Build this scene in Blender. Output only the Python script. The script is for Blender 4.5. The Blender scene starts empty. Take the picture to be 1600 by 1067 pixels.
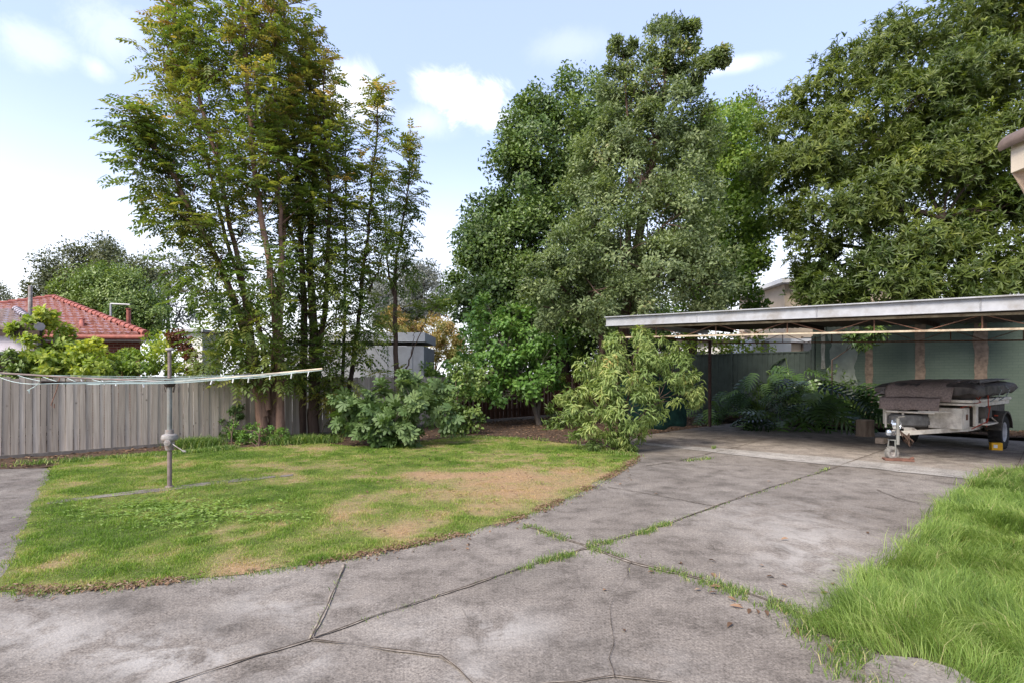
import bpy, math, random
import numpy as np
from mathutils import Vector, Matrix
from mathutils.geometry import delaunay_2d_cdt

S = bpy.context.scene
COL = S.collection
F = 850.0; CX = 800.0; HY = 587.0; EYE = 1.65
R = math.radians
rnd = random.Random(11)
rng = np.random.default_rng(7)
U = np.array([.7175, .6966, 0.]); V = np.array([.6966, -.7175, 0.]); UP = np.array([0, 0, 1.])

def P(px, py, y):                 # a point of the place seen at (px,py) and y metres ahead
    return np.array([(px - CX) / F * y, y, EYE - (py - HY) / F * y])
def G(px, py, z=0.0):             # a point on the ground
    y = F * (EYE - z) / (py - HY)
    return np.array([(px - CX) / F * y, y, z])

# ------------------------------------------------------------------ noise
def _h(ix, iy, s):
    n = (ix.astype(np.int64) * 374761393 + iy.astype(np.int64) * 668265263 + s * 1442695041) & 0x7fffffff
    n = ((n ^ (n >> 13)) * 1274126177) & 0x7fffffff
    return ((n ^ (n >> 16)) & 0xffff) / 65535.0
def vnoise(x, y, s=0):
    x = np.asarray(x, float); y = np.asarray(y, float)
    ix = np.floor(x); iy = np.floor(y); fx = x - ix; fy = y - iy
    fx = fx * fx * (3 - 2 * fx); fy = fy * fy * (3 - 2 * fy)
    a = _h(ix, iy, s); b = _h(ix + 1, iy, s); c = _h(ix, iy + 1, s); d = _h(ix + 1, iy + 1, s)
    return (a * (1 - fx) + b * fx) * (1 - fy) + (c * (1 - fx) + d * fx) * fy
def fbm(x, y, s=0, o=4):
    t = 0; a = .5; n = 0
    for k in range(o):
        t = t + a * vnoise(x * 2 ** k, y * 2 ** k, s + k); n += a; a *= .55
    return t / n
def inside(poly, x, y):
    r = np.zeros(len(x), bool); n = len(poly)
    for i in range(n):
        x0, y0 = poly[i][:2]; x1, y1 = poly[(i + 1) % n][:2]
        if y0 == y1: continue
        r ^= ((y0 > y) != (y1 > y)) & (x < (x1 - x0) * (y - y0) / (y1 - y0) + x0)
    return r

# ------------------------------------------------------------------ materials
class NT:
    def __init__(s, name):
        s.m = bpy.data.materials.new(name); s.m.use_nodes = True
        s.t = s.m.node_tree; s.t.nodes.clear()
        s.o = s.n('ShaderNodeOutputMaterial')
    def n(s, typ, **k):
        x = s.t.nodes.new(typ)
        for a, b in k.items(): setattr(x, a, b)
        return x
    def l(s, a, b): s.t.links.new(a, b)
    def put(s, sock, v):
        if hasattr(v, 'is_linked'): s.l(v, sock)
        elif isinstance(v, (tuple, list)) and len(v) == 3 and sock.type == 'RGBA': sock.default_value = (*v, 1)
        else: sock.default_value = v
    def co(s, scale=(1, 1, 1), kind='Object'):
        c = s.n('ShaderNodeTexCoord'); m = s.n('ShaderNodeMapping')
        m.inputs['Scale'].default_value = scale; s.l(c.outputs[kind], m.inputs['Vector']); return m.outputs['Vector']
    def noise(s, scale, detail=4, co=None, rough=.55, dist=0):
        x = s.n('ShaderNodeTexNoise'); x.inputs['Scale'].default_value = scale; x.inputs['Detail'].default_value = detail
        x.inputs['Roughness'].default_value = rough; x.inputs['Distortion'].default_value = dist
        s.l(co if co is not None else s.co(), x.inputs['Vector']); return x.outputs['Fac']
    def vor(s, scale, co=None, feature='F1'):
        x = s.n('ShaderNodeTexVoronoi', feature=feature); x.inputs['Scale'].default_value = scale
        s.l(co if co is not None else s.co(), x.inputs['Vector']); return x
    def ramp(s, f, stops):
        x = s.n('ShaderNodeValToRGB'); e = x.color_ramp.elements
        while len(e) < len(stops): e.new(.5)
        for i, (p, c) in enumerate(stops):
            e[i].position = p; e[i].color = (*c, 1) if len(c) == 3 else c
        s.l(f, x.inputs['Fac']); return x.outputs['Color']
    def mix(s, f, a, b, mode='MIX'):
        x = s.n('ShaderNodeMix', data_type='RGBA', blend_type=mode)
        s.put(x.inputs[0], f); s.put(x.inputs[6], a); s.put(x.inputs[7], b); return x.outputs[2]
    def math(s, op, a, b=0.0, clamp=False):
        x = s.n('ShaderNodeMath', operation=op); x.use_clamp = clamp
        s.put(x.inputs[0], a); s.put(x.inputs[1], b); return x.outputs[0]
    def attr(s, name):
        x = s.n('ShaderNodeAttribute'); x.attribute_name = name; return x.outputs['Fac']
    def bump(s, h, strength=.4, dist=.01):
        x = s.n('ShaderNodeBump'); x.inputs['Strength'].default_value = strength; x.inputs['Distance'].default_value = dist
        s.l(h, x.inputs['Height']); return x.outputs['Normal']
    def pr(s, col, rough=.8, bump=None, metal=0, spec=.3):
        x = s.n('ShaderNodeBsdfPrincipled'); s.put(x.inputs['Base Color'], col); s.put(x.inputs['Roughness'], rough)
        s.put(x.inputs['Metallic'], metal); x.inputs['Specular IOR Level'].default_value = spec
        if bump is not None: s.l(bump, x.inputs['Normal'])
        return x.outputs[0]
    def fin(s, sh): s.l(sh, s.o.inputs['Surface']); return s.m

def m_leaf(name, stops, rough=.5, trans=.3, spec=.35, tcol=1.5, gain=1.0):
    t = NT(name); c = t.ramp(t.attr('tint'), [(p, tuple(min(.5, q * gain) for q in k)) for p, k in stops])
    a = t.pr(c, rough, spec=spec); b = t.n('ShaderNodeBsdfTranslucent')
    t.l(t.mix(1.0, c, (tcol * .95, tcol, tcol * .45), 'MULTIPLY'), b.inputs['Color'])
    x = t.n('ShaderNodeMixShader'); x.inputs[0].default_value = trans; t.l(a, x.inputs[1]); t.l(b.outputs[0], x.inputs[2])
    return t.fin(x.outputs[0])
def m_plain(name, col, rough=.6, metal=0, var=.25, scale=9, bump=.0, spec=.3, dirt=None):
    t = NT(name); n = t.noise(scale, 5)
    lo = tuple(c * (1 - var) for c in col); hi = tuple(min(1, c * (1 + var)) for c in col)
    c = t.ramp(n, [(.3, lo), (.7, hi)])
    if dirt: c = t.mix(t.math('MULTIPLY', t.ramp(t.noise(scale * .45, 6, rough=.7), [(.5, (0, 0, 0)), (.68, (1, 1, 1))]), .8), c, dirt)
    return t.fin(t.pr(c, rough, t.bump(t.noise(scale * 6, 4), bump, .01) if bump else None, metal, spec))
def m_bark(name, lo, hi):
    t = NT(name); a = t.noise(9, 6, t.co((1, 1, .18)), .65); b = t.noise(1.3, 3)
    c = t.mix(t.math('MULTIPLY', b, .55), t.ramp(a, [(.3, lo), (.7, hi)]), tuple(x * .6 for x in hi))
    return t.fin(t.pr(c, .9, t.bump(a, .8, .03), spec=.1))
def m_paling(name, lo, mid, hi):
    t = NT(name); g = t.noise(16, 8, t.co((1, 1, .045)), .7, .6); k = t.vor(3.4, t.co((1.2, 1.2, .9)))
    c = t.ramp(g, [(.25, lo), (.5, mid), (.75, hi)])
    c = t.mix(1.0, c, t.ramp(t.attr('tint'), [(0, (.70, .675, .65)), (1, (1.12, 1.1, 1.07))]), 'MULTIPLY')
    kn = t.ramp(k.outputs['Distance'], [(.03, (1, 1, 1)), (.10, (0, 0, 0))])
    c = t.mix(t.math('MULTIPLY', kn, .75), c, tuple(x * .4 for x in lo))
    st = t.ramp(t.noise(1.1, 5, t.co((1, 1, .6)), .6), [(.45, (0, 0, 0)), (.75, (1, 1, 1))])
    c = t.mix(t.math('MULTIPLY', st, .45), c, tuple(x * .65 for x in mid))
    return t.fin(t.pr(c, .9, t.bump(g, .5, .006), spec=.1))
def m_concrete(name, dark, mid, light, seed=0.0, warm=None):
    t = NT(name); co = t.n('ShaderNodeMapping'); tc = t.n('ShaderNodeTexCoord'); t.l(tc.outputs['Object'], co.inputs['Vector'])
    co.inputs['Location'].default_value = (seed, seed * .7, 0); co = co.outputs['Vector']
    big = t.noise(.55, 7, co, .62, .4); med = t.noise(3.2, 8, co, .7); fine = t.noise(75, 3, co, .6); agg = t.vor(62, co)
    c = t.ramp(big, [(.3, dark), (.5, mid), (.72, light)])
    pat = t.ramp(med, [(.36, (.50, .49, .48)), (.5, (1, 1, 1)), (.68, (1.3, 1.3, 1.28))])
    c = t.mix(.75, c, pat, 'MULTIPLY')
    c = t.mix(1.0, c, t.ramp(t.math('ADD', t.math('MULTIPLY', fine, .5), t.math('MULTIPLY', t.noise(38, 4, co, .7), .5)), [(.34, (.42, .41, .41)), (.66, (1.6, 1.58, 1.56))]), 'MULTIPLY')
    sp = t.ramp(agg.outputs['Distance'], [(.12, (1, 1, 1)), (.3, (0, 0, 0))])
    c = t.mix(t.math('MULTIPLY', sp, t.math('MULTIPLY', med, .55)), c, tuple(x * .38 for x in dark))
    li = t.math('MULTIPLY', t.attr('stain'), t.ramp(t.noise(2.2, 9, co, .75, .5), [(.44, (0, 0, 0)), (.56, (1, 1, 1))]))
    c = t.mix(t.math('MULTIPLY', li, .85, True), c, (.41, .385, .35))
    dk = t.math('MULTIPLY', t.attr('grime'), t.ramp(t.noise(1.7, 8, co, .7, .3), [(.4, (0, 0, 0)), (.58, (1, 1, 1))]))
    c = t.mix(t.math('MULTIPLY', dk, .85, True), c, warm or tuple(x * .45 for x in dark))
    return t.fin(t.pr(c, .92, t.bump(t.math('ADD', fine, t.math('MULTIPLY', agg.outputs['Distance'], .8)), .45, .006), spec=.15))

def br(c, k): return tuple(x * k for x in c)
M = {}
M['concrete'] = m_concrete('old_concrete', (.152, .133, .114), (.196, .174, .151), (.256, .232, .204))
M['path'] = m_concrete('path_concrete', (.125, .108, .095), (.170, .15, .131), (.23, .208, .18), 13)
M['slab'] = m_concrete('sheltered_concrete', (.205, .178, .152), (.275, .242, .21), (.35, .315, .28), 31, (.07, .058, .05))
M['apron'] = m_concrete('worn_pale_concrete', (.24, .225, .205), (.34, .32, .295), (.43, .405, .375), 47)
M['soil'] = m_plain('soil', (.055, .042, .033), .95, var=.5, scale=6, bump=.6, spec=.05)
M['bed'] = m_plain('mulch', (.085, .058, .042), .95, var=.6, scale=14, bump=.9, spec=.05)
M['joint'] = m_plain('joint_dirt', (.075, .06, .048), .95, var=.7, scale=12, bump=.5, spec=.05)
M['edge_soil'] = m_plain('dry_edge_soil', (.20, .135, .09), .95, var=.55, scale=22, bump=.8, spec=.05)
M['lip'] = m_plain('worn_joint_edge', (.235, .20, .165), .95, var=.5, scale=15, bump=.1, spec=.05)
t = NT('lawn_thatch'); n = t.noise(14, 6, None, .7)
M['thatch'] = t.fin(t.pr(t.mix(.8, t.ramp(t.attr('tint'), [(0, (.08, .11, .03)), (.4, (.15, .165, .05)), (.6, (.24, .20, .10)), (1, (.33, .22, .13))]), t.ramp(n, [(.3, (.5, .5, .5)), (.7, (1.3, 1.3, 1.3))]), 'MULTIPLY'), .95, t.bump(n, .8, .02), spec=.05))
M['long_grass'] = m_leaf('long_grass', [(0, (.075, .14, .028)), (.5, (.25, .36, .08)), (.85, (.42, .48, .18)), (1, (.50, .42, .23))], .5, .4, .3)
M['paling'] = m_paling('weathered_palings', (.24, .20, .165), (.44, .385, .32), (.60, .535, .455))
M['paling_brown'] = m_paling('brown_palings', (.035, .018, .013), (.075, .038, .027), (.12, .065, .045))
M['plinth'] = m_plain('plinth_timber', (.16, .14, .12), .9, var=.35, scale=6, bump=.5, spec=.1)
M['zinc'] = m_plain('zinc_fascia', (.38, .385, .405), .5, .25, .14, 5, .05, dirt=(.26, .24, .22))
M['roof_sheet'] = m_plain('roof_sheet', (.07, .054, .046), .8, .1, .2, 2, .0)
M['rust_cream'] = m_plain('cream_steel', (.50, .42, .31), .6, 0, .25, 8, .1, dirt=(.20, .10, .05))
M['rust'] = m_plain('rusty_steel', (.19, .10, .065), .8, 0, .4, 14, .2, dirt=(.09, .04, .025))
M['dark_post'] = m_plain('dark_brown_post', (.075, .04, .032), .7, 0, .4, 10, .2)
t = NT('green_brick'); b = t.n('ShaderNodeTexBrick'); b.inputs['Scale'].default_value = 1
b.inputs['Brick Width'].default_value = .24; b.inputs['Row Height'].default_value = .086; b.inputs['Mortar Size'].default_value = .008
b.inputs['Color1'].default_value = (.060, .082, .064, 1); b.inputs['Color2'].default_value = (.067, .090, .071, 1); b.inputs['Mortar'].default_value = (.05, .072, .057, 1)
uv = t.n('ShaderNodeUVMap'); t.l(uv.outputs[0], b.inputs['Vector'])
pk = t.ramp(t.noise(.8, 6, None, .65), [(.5, (0, 0, 0)), (.75, (1, 1, 1))])
M['green_brick'] = t.fin(t.pr(t.mix(t.math('MULTIPLY', pk, .35), b.outputs['Color'], (.12, .14, .12)), .8, t.bump(b.outputs['Fac'], -.5, .008)))
M['pier'] = m_plain('bare_brown_brick', (.155, .118, .09), .9, 0, .35, 9, .4, spec=.1)
M['pale_stain'] = m_plain('pale_render', (.30, .29, .25), .9, 0, .3, 7, .3, spec=.1)
M['pale_green'] = m_plain('pale_grey_green_paint', (.17, .19, .165), .85, 0, .25, 3, .2, spec=.15)
M['green_steel'] = m_plain('dark_green_fence_steel', (.05, .065, .055), .5, .1, .2, 4)
M['shade_cloth'] = m_plain('green_shade_cloth', (.02, .058, .048), .85, 0, .3, 5, .2, spec=.1)
def tile_mat(name, lo, mid, hi, glint):
    t = NT(name); n = t.noise(5, 6, None, .7); c = t.ramp(n, [(.3, lo), (.55, mid), (.75, hi)])
    c = t.mix(t.math('MULTIPLY', t.ramp(t.noise(11, 5, None, .7), [(.48, (0, 0, 0)), (.66, (1, 1, 1))]), glint), c, (.62, .45, .42))  # pale speckle painted into the colour as highlights of the glazed tiles
    return t.fin(t.pr(c, .33, spec=.7))
M['red_tile'] = tile_mat('red_roof_tile', (.19, .07, .052), (.29, .118, .09), (.38, .19, .155), .6)
M['grey_tile'] = tile_mat('grey_roof_tile', (.13, .09, .085), (.22, .165, .155), (.32, .26, .245), .35)
M['red_paint'] = m_plain('red_ridge_capping', (.29, .095, .07), .6, 0, .35, 6)
t = NT('red_brick'); b = t.n('ShaderNodeTexBrick'); b.inputs['Scale'].default_value = 1
b.inputs['Brick Width'].default_value = .24; b.inputs['Row Height'].default_value = .086; b.inputs['Mortar Size'].default_value = .01
b.inputs['Color1'].default_value = (.27, .085, .06, 1); b.inputs['Color2'].default_value = (.20, .06, .045, 1); b.inputs['Mortar'].default_value = (.38, .27, .22, 1)
uv = t.n('ShaderNodeUVMap'); t.l(uv.outputs[0], b.inputs['Vector'])
M['red_brick'] = t.fin(t.pr(b.outputs['Color'], .85))
M['cream'] = m_plain('cream_paint', (.62, .53, .42), .6, 0, .08, 3)
M['beige'] = m_plain('beige_render', (.52, .42, .31), .8, 0, .1, 1.5)
M['white'] = m_plain('white_paint', (.78, .77, .74), .6, 0, .06, 3)
M['grey_wall'] = m_plain('grey_cement_sheet', (.36, .37, .385), .8, 0, .14, 2.2, .1, dirt=(.26, .265, .27))
M['grey_trim'] = m_plain('pale_grey_trim', (.50, .51, .525), .7, 0, .1, 3)
M['mauve'] = m_plain('mauve_fascia', (.36, .33, .36), .7, 0, .15, 3)
M['glass'] = m_plain('dark_window_glass', (.03, .035, .04), .15, 0, .2, 2, spec=.6)
M['galv'] = m_plain('galvanised_pipe', (.215, .22, .205), .6, .25, .25, 7, .1, dirt=(.24, .2, .17))
M['brown_pipe'] = m_plain('weathered_brown_pipe', (.20, .155, .14), .7, .1, .3, 9, .15)
M['wire'] = m_plain('green_white_line', (.48, .58, .55), .6, 0, .2, 5)
M['white_plastic'] = m_plain('white_plastic', (.75, .76, .76), .4, 0, .05, 5)
M['grey_cast'] = m_plain('cast_metal', (.30, .28, .265), .7, .2, .35, 12, .3, dirt=(.19, .09, .05))
M['gutter_brown'] = m_plain('weathered_brown_gutter', (.15, .11, .09), .7, .1, .3, 8, .2)
M['rubber'] = m_plain('tyre_rubber', (.022, .021, .021), .8, 0, .4, 10, .3)
M['dusty_rubber'] = m_plain('dusty_rubber', (.21, .20, .185), .85, 0, .35, 9, .3)
M['rim'] = m_plain('white_steel_rim', (.5, .5, .52), .4, .2, .15, 6)
M['trailer_paint'] = m_plain('dusty_cream_trailer_paint', (.72, .66, .57), .5, .05, .18, 5, .05, dirt=(.30, .24, .18))
M['trailer_dark'] = m_plain('dirty_trailer_frame', (.10, .09, .08), .75, .1, .4, 8, .2)
M['mat_brown'] = m_plain('brown_rubber_mat', (.27, .21, .19), .9, 0, .3, 30, .6, spec=.15)
M['canvas'] = m_plain('black_canvas', (.095, .082, .078), .6, 0, .6, 5, .4, spec=.35, dirt=(.16, .135, .125))
M['canvas_grey'] = m_plain('grey_vinyl', (.20, .18, .18), .6, 0, .3, 4, .3)
M['chrome'] = m_plain('bright_steel', (.66, .70, .76), .25, .9, .1, 6)
M['red_rope'] = m_plain('red_rope', (.40, .06, .03), .8, 0, .2, 20)
M['blue_grey_strap'] = m_plain('grey_strap', (.3, .33, .33), .7, 0, .2, 20)
M['yellow'] = m_plain('yellow_plastic', (.80, .42, .02), .4, 0, .1, 8)
M['timber'] = m_plain('pale_timber', (.50, .38, .28), .85, 0, .3, 12, .3)
M['old_board'] = m_plain('reddish_board', (.15, .075, .055), .9, 0, .4, 12, .3)
M['bark'] = m_bark('brown_bark', (.055, .036, .028), (.17, .115, .09))
M['bark_red'] = m_bark('smooth_pinkish_bark', (.12, .07, .05), (.29, .185, .14))
M['bark_dark'] = m_bark('dark_bark', (.03, .022, .018), (.085, .062, .05))
M['bark_grey'] = m_bark('grey_bark', (.085, .07, .06), (.22, .185, .16))
M['cut_log'] = m_bark('peeling_log_bark', (.16, .11, .08), (.42, .32, .24))
M['log_end'] = m_plain('log_cut_face', (.38, .26, .17), .9, 0, .3, 16, .2)

L = {}
M['grass'] = m_leaf('grass', [(0, (.10, .18, .025)), (.3, (.20, .30, .045)), (.55, (.32, .345, .10)), (.72, (.43, .34, .17)), (1, (.52, .34, .20))], .6, .35, .2)
L['pinnate'] = m_leaf('pinnate_leaves', [(0, (.020, .036, .010)), (.4, (.054, .074, .017)), (.7, (.105, .100, .024)), (1, (.18, .11, .045))], .5, .45, gain=2.5)
L['dark'] = m_leaf('dark_evergreen_leaves', [(0, (.017, .034, .009)), (.5, (.043, .070, .015)), (1, (.095, .125, .03))], .42, .22, .45, gain=2.25)
L['greygreen'] = m_leaf('greygreen_leaves', [(0, (.028, .042, .017)), (.5, (.072, .094, .04)), (.85, (.145, .168, .08)), (1, (.15, .12, .06))], .5, .33, .35, gain=2.15)
L['bright'] = m_leaf('bright_green_leaves', [(0, (.028, .058, .009)), (.5, (.072, .115, .018)), (1, (.15, .18, .035))], .45, .33, gain=2.05)
L['oleander'] = m_leaf('long_glossy_leaves', [(0, (.022, .036, .008)), (.45, (.054, .071, .015)), (.8, (.092, .107, .022)), (1, (.18, .15, .028))], .42, .35, .35, gain=2.25)
L['citrus'] = m_leaf('citrus_leaves', [(0, (.03, .068, .013)), (.5, (.068, .128, .026)), (1, (.15, .2, .055))], .42, .3, gain=2.0)
L['fig'] = m_leaf('fig_leaves', [(0, (.034, .064, .015)), (.5, (.068, .112, .035)), (1, (.125, .17, .065))], .55, .25, gain=1.35)
L['peach'] = m_leaf('peach_leaves', [(0, (.06, .098, .024)), (.5, (.145, .195, .058)), (.85, (.24, .27, .09)), (1, (.34, .235, .085))], .48, .32, gain=1.45)
L['philo'] = m_leaf('glossy_split_leaves', [(0, (.006, .013, .004)), (.55, (.024, .045, .011)), (1, (.065, .10, .028))], .26, .2, .5, gain=2.9)
L['yellowgreen'] = m_leaf('yellow_green_leaves', [(0, (.06, .10, .016)), (.5, (.135, .18, .03)), (.85, (.23, .25, .04)), (1, (.38, .29, .03))], .5, .38, gain=1.7)
L['far_olive'] = m_leaf('olive_tree_leaves', [(0, (.035, .045, .020)), (.5, (.068, .080, .034)), (1, (.11, .115, .055))], .6, .22, gain=1.35)
L['far_grey'] = m_leaf('silver_grey_leaves', [(0, (.08, .09, .078)), (.5, (.145, .155, .138)), (1, (.225, .23, .21))], .6, .2, gain=1.15)
L['orange'] = m_leaf('orange_flowering_hedge', [(0, (.09, .13, .025)), (.5, (.22, .21, .06)), (.85, (.36, .24, .09)), (1, (.44, .28, .14))], .6, .3)
L['maroon'] = m_leaf('dark_red_leaves', [(0, (.06, .018, .014)), (1, (.16, .06, .035))], .5, .3)
L['dead'] = m_leaf('dead_leaves', [(0, (.07, .045, .03)), (.5, (.16, .095, .06)), (.85, (.26, .165, .105)), (1, (.36, .29, .23))], .8, .1, .1)

# ------------------------------------------------------------------ objects
def link(o, parent=None):
    COL.objects.link(o)
    if parent is not None: o.parent = parent
    return o
def tag(o, label=None, cat=None, group=None, kind=None):
    if label: o['label'] = label
    if cat: o['category'] = cat
    if group: o['group'] = group
    if kind: o['kind'] = kind
    return o
def thing(name, label, cat, loc=(0, 0, 0), rz=0, group=None):
    o = bpy.data.objects.new(name, None); o.location = tuple(loc); o.rotation_euler = (0, 0, rz); o.empty_display_size = .2
    return tag(link(o), label, cat, group)
def npmesh(name, v, f, mat, parent=None, tint=None, smooth=False, attrs=None, origin=None):
    v = np.asarray(v, np.float32).reshape(-1, 3); f = np.asarray(f, np.int32)
    if origin is not None: v = v - np.asarray(origin, np.float32)
    me = bpy.data.meshes.new(name); n = f.shape[1]
    me.vertices.add(len(v)); me.vertices.foreach_set('co', v.ravel())
    me.loops.add(f.size); me.loops.foreach_set('vertex_index', f.ravel())
    me.polygons.add(len(f)); me.polygons.foreach_set('loop_start', np.arange(0, f.size, n, dtype=np.int32))
    if smooth: me.polygons.foreach_set('use_smooth', np.ones(len(f), bool))
    at = dict(attrs or {})
    if tint is not None: at['tint'] = tint
    for k, a in at.items():
        x = me.attributes.new(k, 'FLOAT', 'POINT'); x.data.foreach_set('value', np.asarray(a, np.float32))
    me.update(calc_edges=True); me.materials.append(mat)
    return link(bpy.data.objects.new(name, me), parent)
class MB:
    def __init__(s): s.v = []; s.f = []; s.t = []; s.uv = None; s.cur = .5
    def add(s, v, f):
        b = len(s.v); s.v += [tuple(map(float, p)) for p in v]; s.t += [s.cur] * len(v); s.f += [tuple(i + b for i in q) for q in f]; return s
    def box(s, c, size, ax=None):          # centre, full sizes, optional 3 axes
        c = np.asarray(c, float); A = np.eye(3) if ax is None else np.asarray(ax, float); h = np.asarray(size, float) / 2
        v = [c + A[0] * h[0] * i + A[1] * h[1] * j + A[2] * h[2] * k for i in (-1, 1) for j in (-1, 1) for k in (-1, 1)]
        return s.add(v, [(0, 1, 3, 2), (4, 6, 7, 5), (0, 4, 5, 1), (2, 3, 7, 6), (0, 2, 6, 4), (1, 5, 7, 3)])
    def bar(s, a, b, w, h, up=UP):         # rectangular bar from a to b
        a = np.asarray(a, float); b = np.asarray(b, float); d = b - a; L_ = np.linalg.norm(d); d = d / L_
        x = np.cross(d, up); 
        if np.linalg.norm(x) < 1e-4: x = np.cross(d, np.array([1., 0, 0]))
        x /= np.linalg.norm(x); z = np.cross(x, d)
        return s.box((a + b) / 2, (w, L_, h), (x, d, z))
    def tube(s, pts, rad, n=8, cap=True):
        pts = [np.asarray(p, float) for p in pts]; m = len(pts)
        rad = [rad] * m if np.isscalar(rad) else rad
        v = []; f = []; ref = None
        for i, p in enumerate(pts):
            d = pts[min(i + 1, m - 1)] - pts[max(i - 1, 0)]; d = d / (np.linalg.norm(d) + 1e-9)
            if ref is None: ref = np.array([1., 0, 0]) if abs(d[0]) < .8 else np.array([0, 1., 0])
            x = ref - d * ref.dot(d); x /= np.linalg.norm(x) + 1e-9; y = np.cross(d, x); ref = x
            for k in range(n):
                a = 2 * math.pi * k / n; v.append(p + rad[i] * (x * math.cos(a) + y * math.sin(a)))
        for i in range(m - 1):
            for k in range(n): f.append((i * n + k, i * n + (k + 1) % n, (i + 1) * n + (k + 1) % n, (i + 1) * n + k))
        if cap: f.append(tuple(range(n - 1, -1, -1))); f.append(tuple((m - 1) * n + k for k in range(n)))
        return s.add(v, f)
    def lathe(s, prof, c=(0, 0, 0), axis=(0, 0, 1), n=24, close=False):   # prof: (radius, along)
        c = np.asarray(c, float); z = np.asarray(axis, float); z = z / np.linalg.norm(z)
        x = np.cross(z, np.array([0, 0, 1.]) if abs(z[2]) < .9 else np.array([1., 0, 0])); x /= np.linalg.norm(x); y = np.cross(z, x)
        m = len(prof); v = [c + z * h + r * (x * math.cos(2 * math.pi * k / n) + y * math.sin(2 * math.pi * k / n)) for r, h in prof for k in range(n)]
        f = [(i * n + k, i * n + (k + 1) % n, ((i + 1) % m) * n + (k + 1) % n, ((i + 1) % m) * n + k) for i in range(m if close else m - 1) for k in range(n)]
        return s.add(v, f)
    def build(s, name, mat, parent=None, smooth=False, bevel=0, uvf=None, origin=None):
        me = bpy.data.meshes.new(name)
        vv = s.v if origin is None else [tuple(np.array(p) - np.asarray(origin)) for p in s.v]
        me.from_pydata(vv, [], s.f)
        x = me.attributes.new('tint', 'FLOAT', 'POINT'); x.data.foreach_set('value', np.asarray(s.t, np.float32))
        if uvf:
            ul = me.uv_layers.new(name='UVMap')
            for lp in me.loops: ul.data[lp.index].uv = uvf(s.v[lp.vertex_index])
        me.materials.append(mat); me.validate(); me.update()
        if smooth:
            me.polygons.foreach_set('use_smooth', np.ones(len(me.polygons), bool))
        o = link(bpy.data.objects.new(name, me), parent)
        if origin is not None and parent is None: o.location = tuple(origin)
        if bevel:
            b = o.modifiers.new('bevel', 'BEVEL'); b.width = bevel; b.segments = 2; b.limit_method = 'ANGLE'
        if smooth:
            try: me.set_sharp_from_angle(angle=R(40))
            except Exception: pass
        return o

def sheet(name, poly, z, mat, step=.15, jitter=0, zf=None, attrs=None, parent=None, kind='structure', yskip=None):
    pts = []
    for i in range(len(poly)):
        a = np.array(poly[i][:2]); b = np.array(poly[(i + 1) % len(poly)][:2]); k = max(1, int(np.linalg.norm(b - a) / max(step, .12)))
        for j in range(k):
            q = a + (b - a) * j / k
            if jitter: q = q + (np.array([vnoise(q[0] * 3, q[1] * 3, 5), vnoise(q[0] * 3, q[1] * 3, 6)]) - .5) * 2 * jitter
            pts.append(q)
    nb = len(pts); B = np.array(pts)
    xs = np.arange(B[:, 0].min(), B[:, 0].max(), step); ys = np.arange(B[:, 1].min(), B[:, 1].max(), step)
    gx, gy = np.meshgrid(xs, ys); gx = gx.ravel(); gy = gy.ravel()
    gx = gx + (rng.random(len(gx)) - .5) * step * .5; gy = gy + (rng.random(len(gy)) - .5) * step * .5
    k = inside(B, gx, gy); gi = np.stack([gx[k], gy[k]], 1)
    allp = [Vector(p) for p in np.vstack([B, gi])]
    r = delaunay_2d_cdt(allp, [(i, (i + 1) % nb) for i in range(nb)], [], 1, 1e-5)
    v = np.array([(p.x, p.y, 0) for p in r[0]]); f = np.array([q for q in r[2] if len(q) == 3])
    a = v[f[:, 1]] - v[f[:, 0]]; b = v[f[:, 2]] - v[f[:, 0]]; fl = (a[:, 0] * b[:, 1] - a[:, 1] * b[:, 0]) < 0
    f[fl] = f[fl][:, ::-1]
    v[:, 2] = z + (zf(v[:, 0], v[:, 1]) if zf else 0)
    at = {k: g(v[:, 0], v[:, 1]) for k, g in (attrs or {}).items()}
    return tag(npmesh(name, v, f, mat, parent, attrs=at, smooth=bool(zf)), kind=kind)

# ------------------------------------------------------------------ leaf stamping
def norm(a): return a / (np.linalg.norm(a, axis=-1, keepdims=True) + 1e-9)
T_LEAF = (np.array([(0, 0, 0), (-.5, .42, .1), (0, 1, -.12), (.5, .42, .1)]), np.array([(0, 2, 1), (0, 3, 2)]))
def strip_leaf(ws, ys, zs, fold=.15):
    v = []; f = []
    for w, y, z in zip(ws, ys, zs): v += [(-w, y, z + fold * w), (0, y, z), (w, y, z + fold * w)]
    for i in range(len(ws) - 1):
        b = i * 3; f += [(b, b + 1, b + 4, b + 3), (b + 1, b + 2, b + 5, b + 4)]
    return np.array(v), np.array(f)
T_LANCE = strip_leaf([.05, .42, .5, .02], [0, .3, .6, 1], [0, .03, .0, -.14])
T_DROOP = strip_leaf([.05, .42, .5, .34, .02], [0, .25, .5, .78, 1], [0, .03, -.03, -.17, -.36], .25)
T_GRASS = (np.array([(-.5, 0, 0), (.5, 0, 0), (.38, .55, .06), (-.38, .55, .06), (0, 1, .3)]), None)
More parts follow.
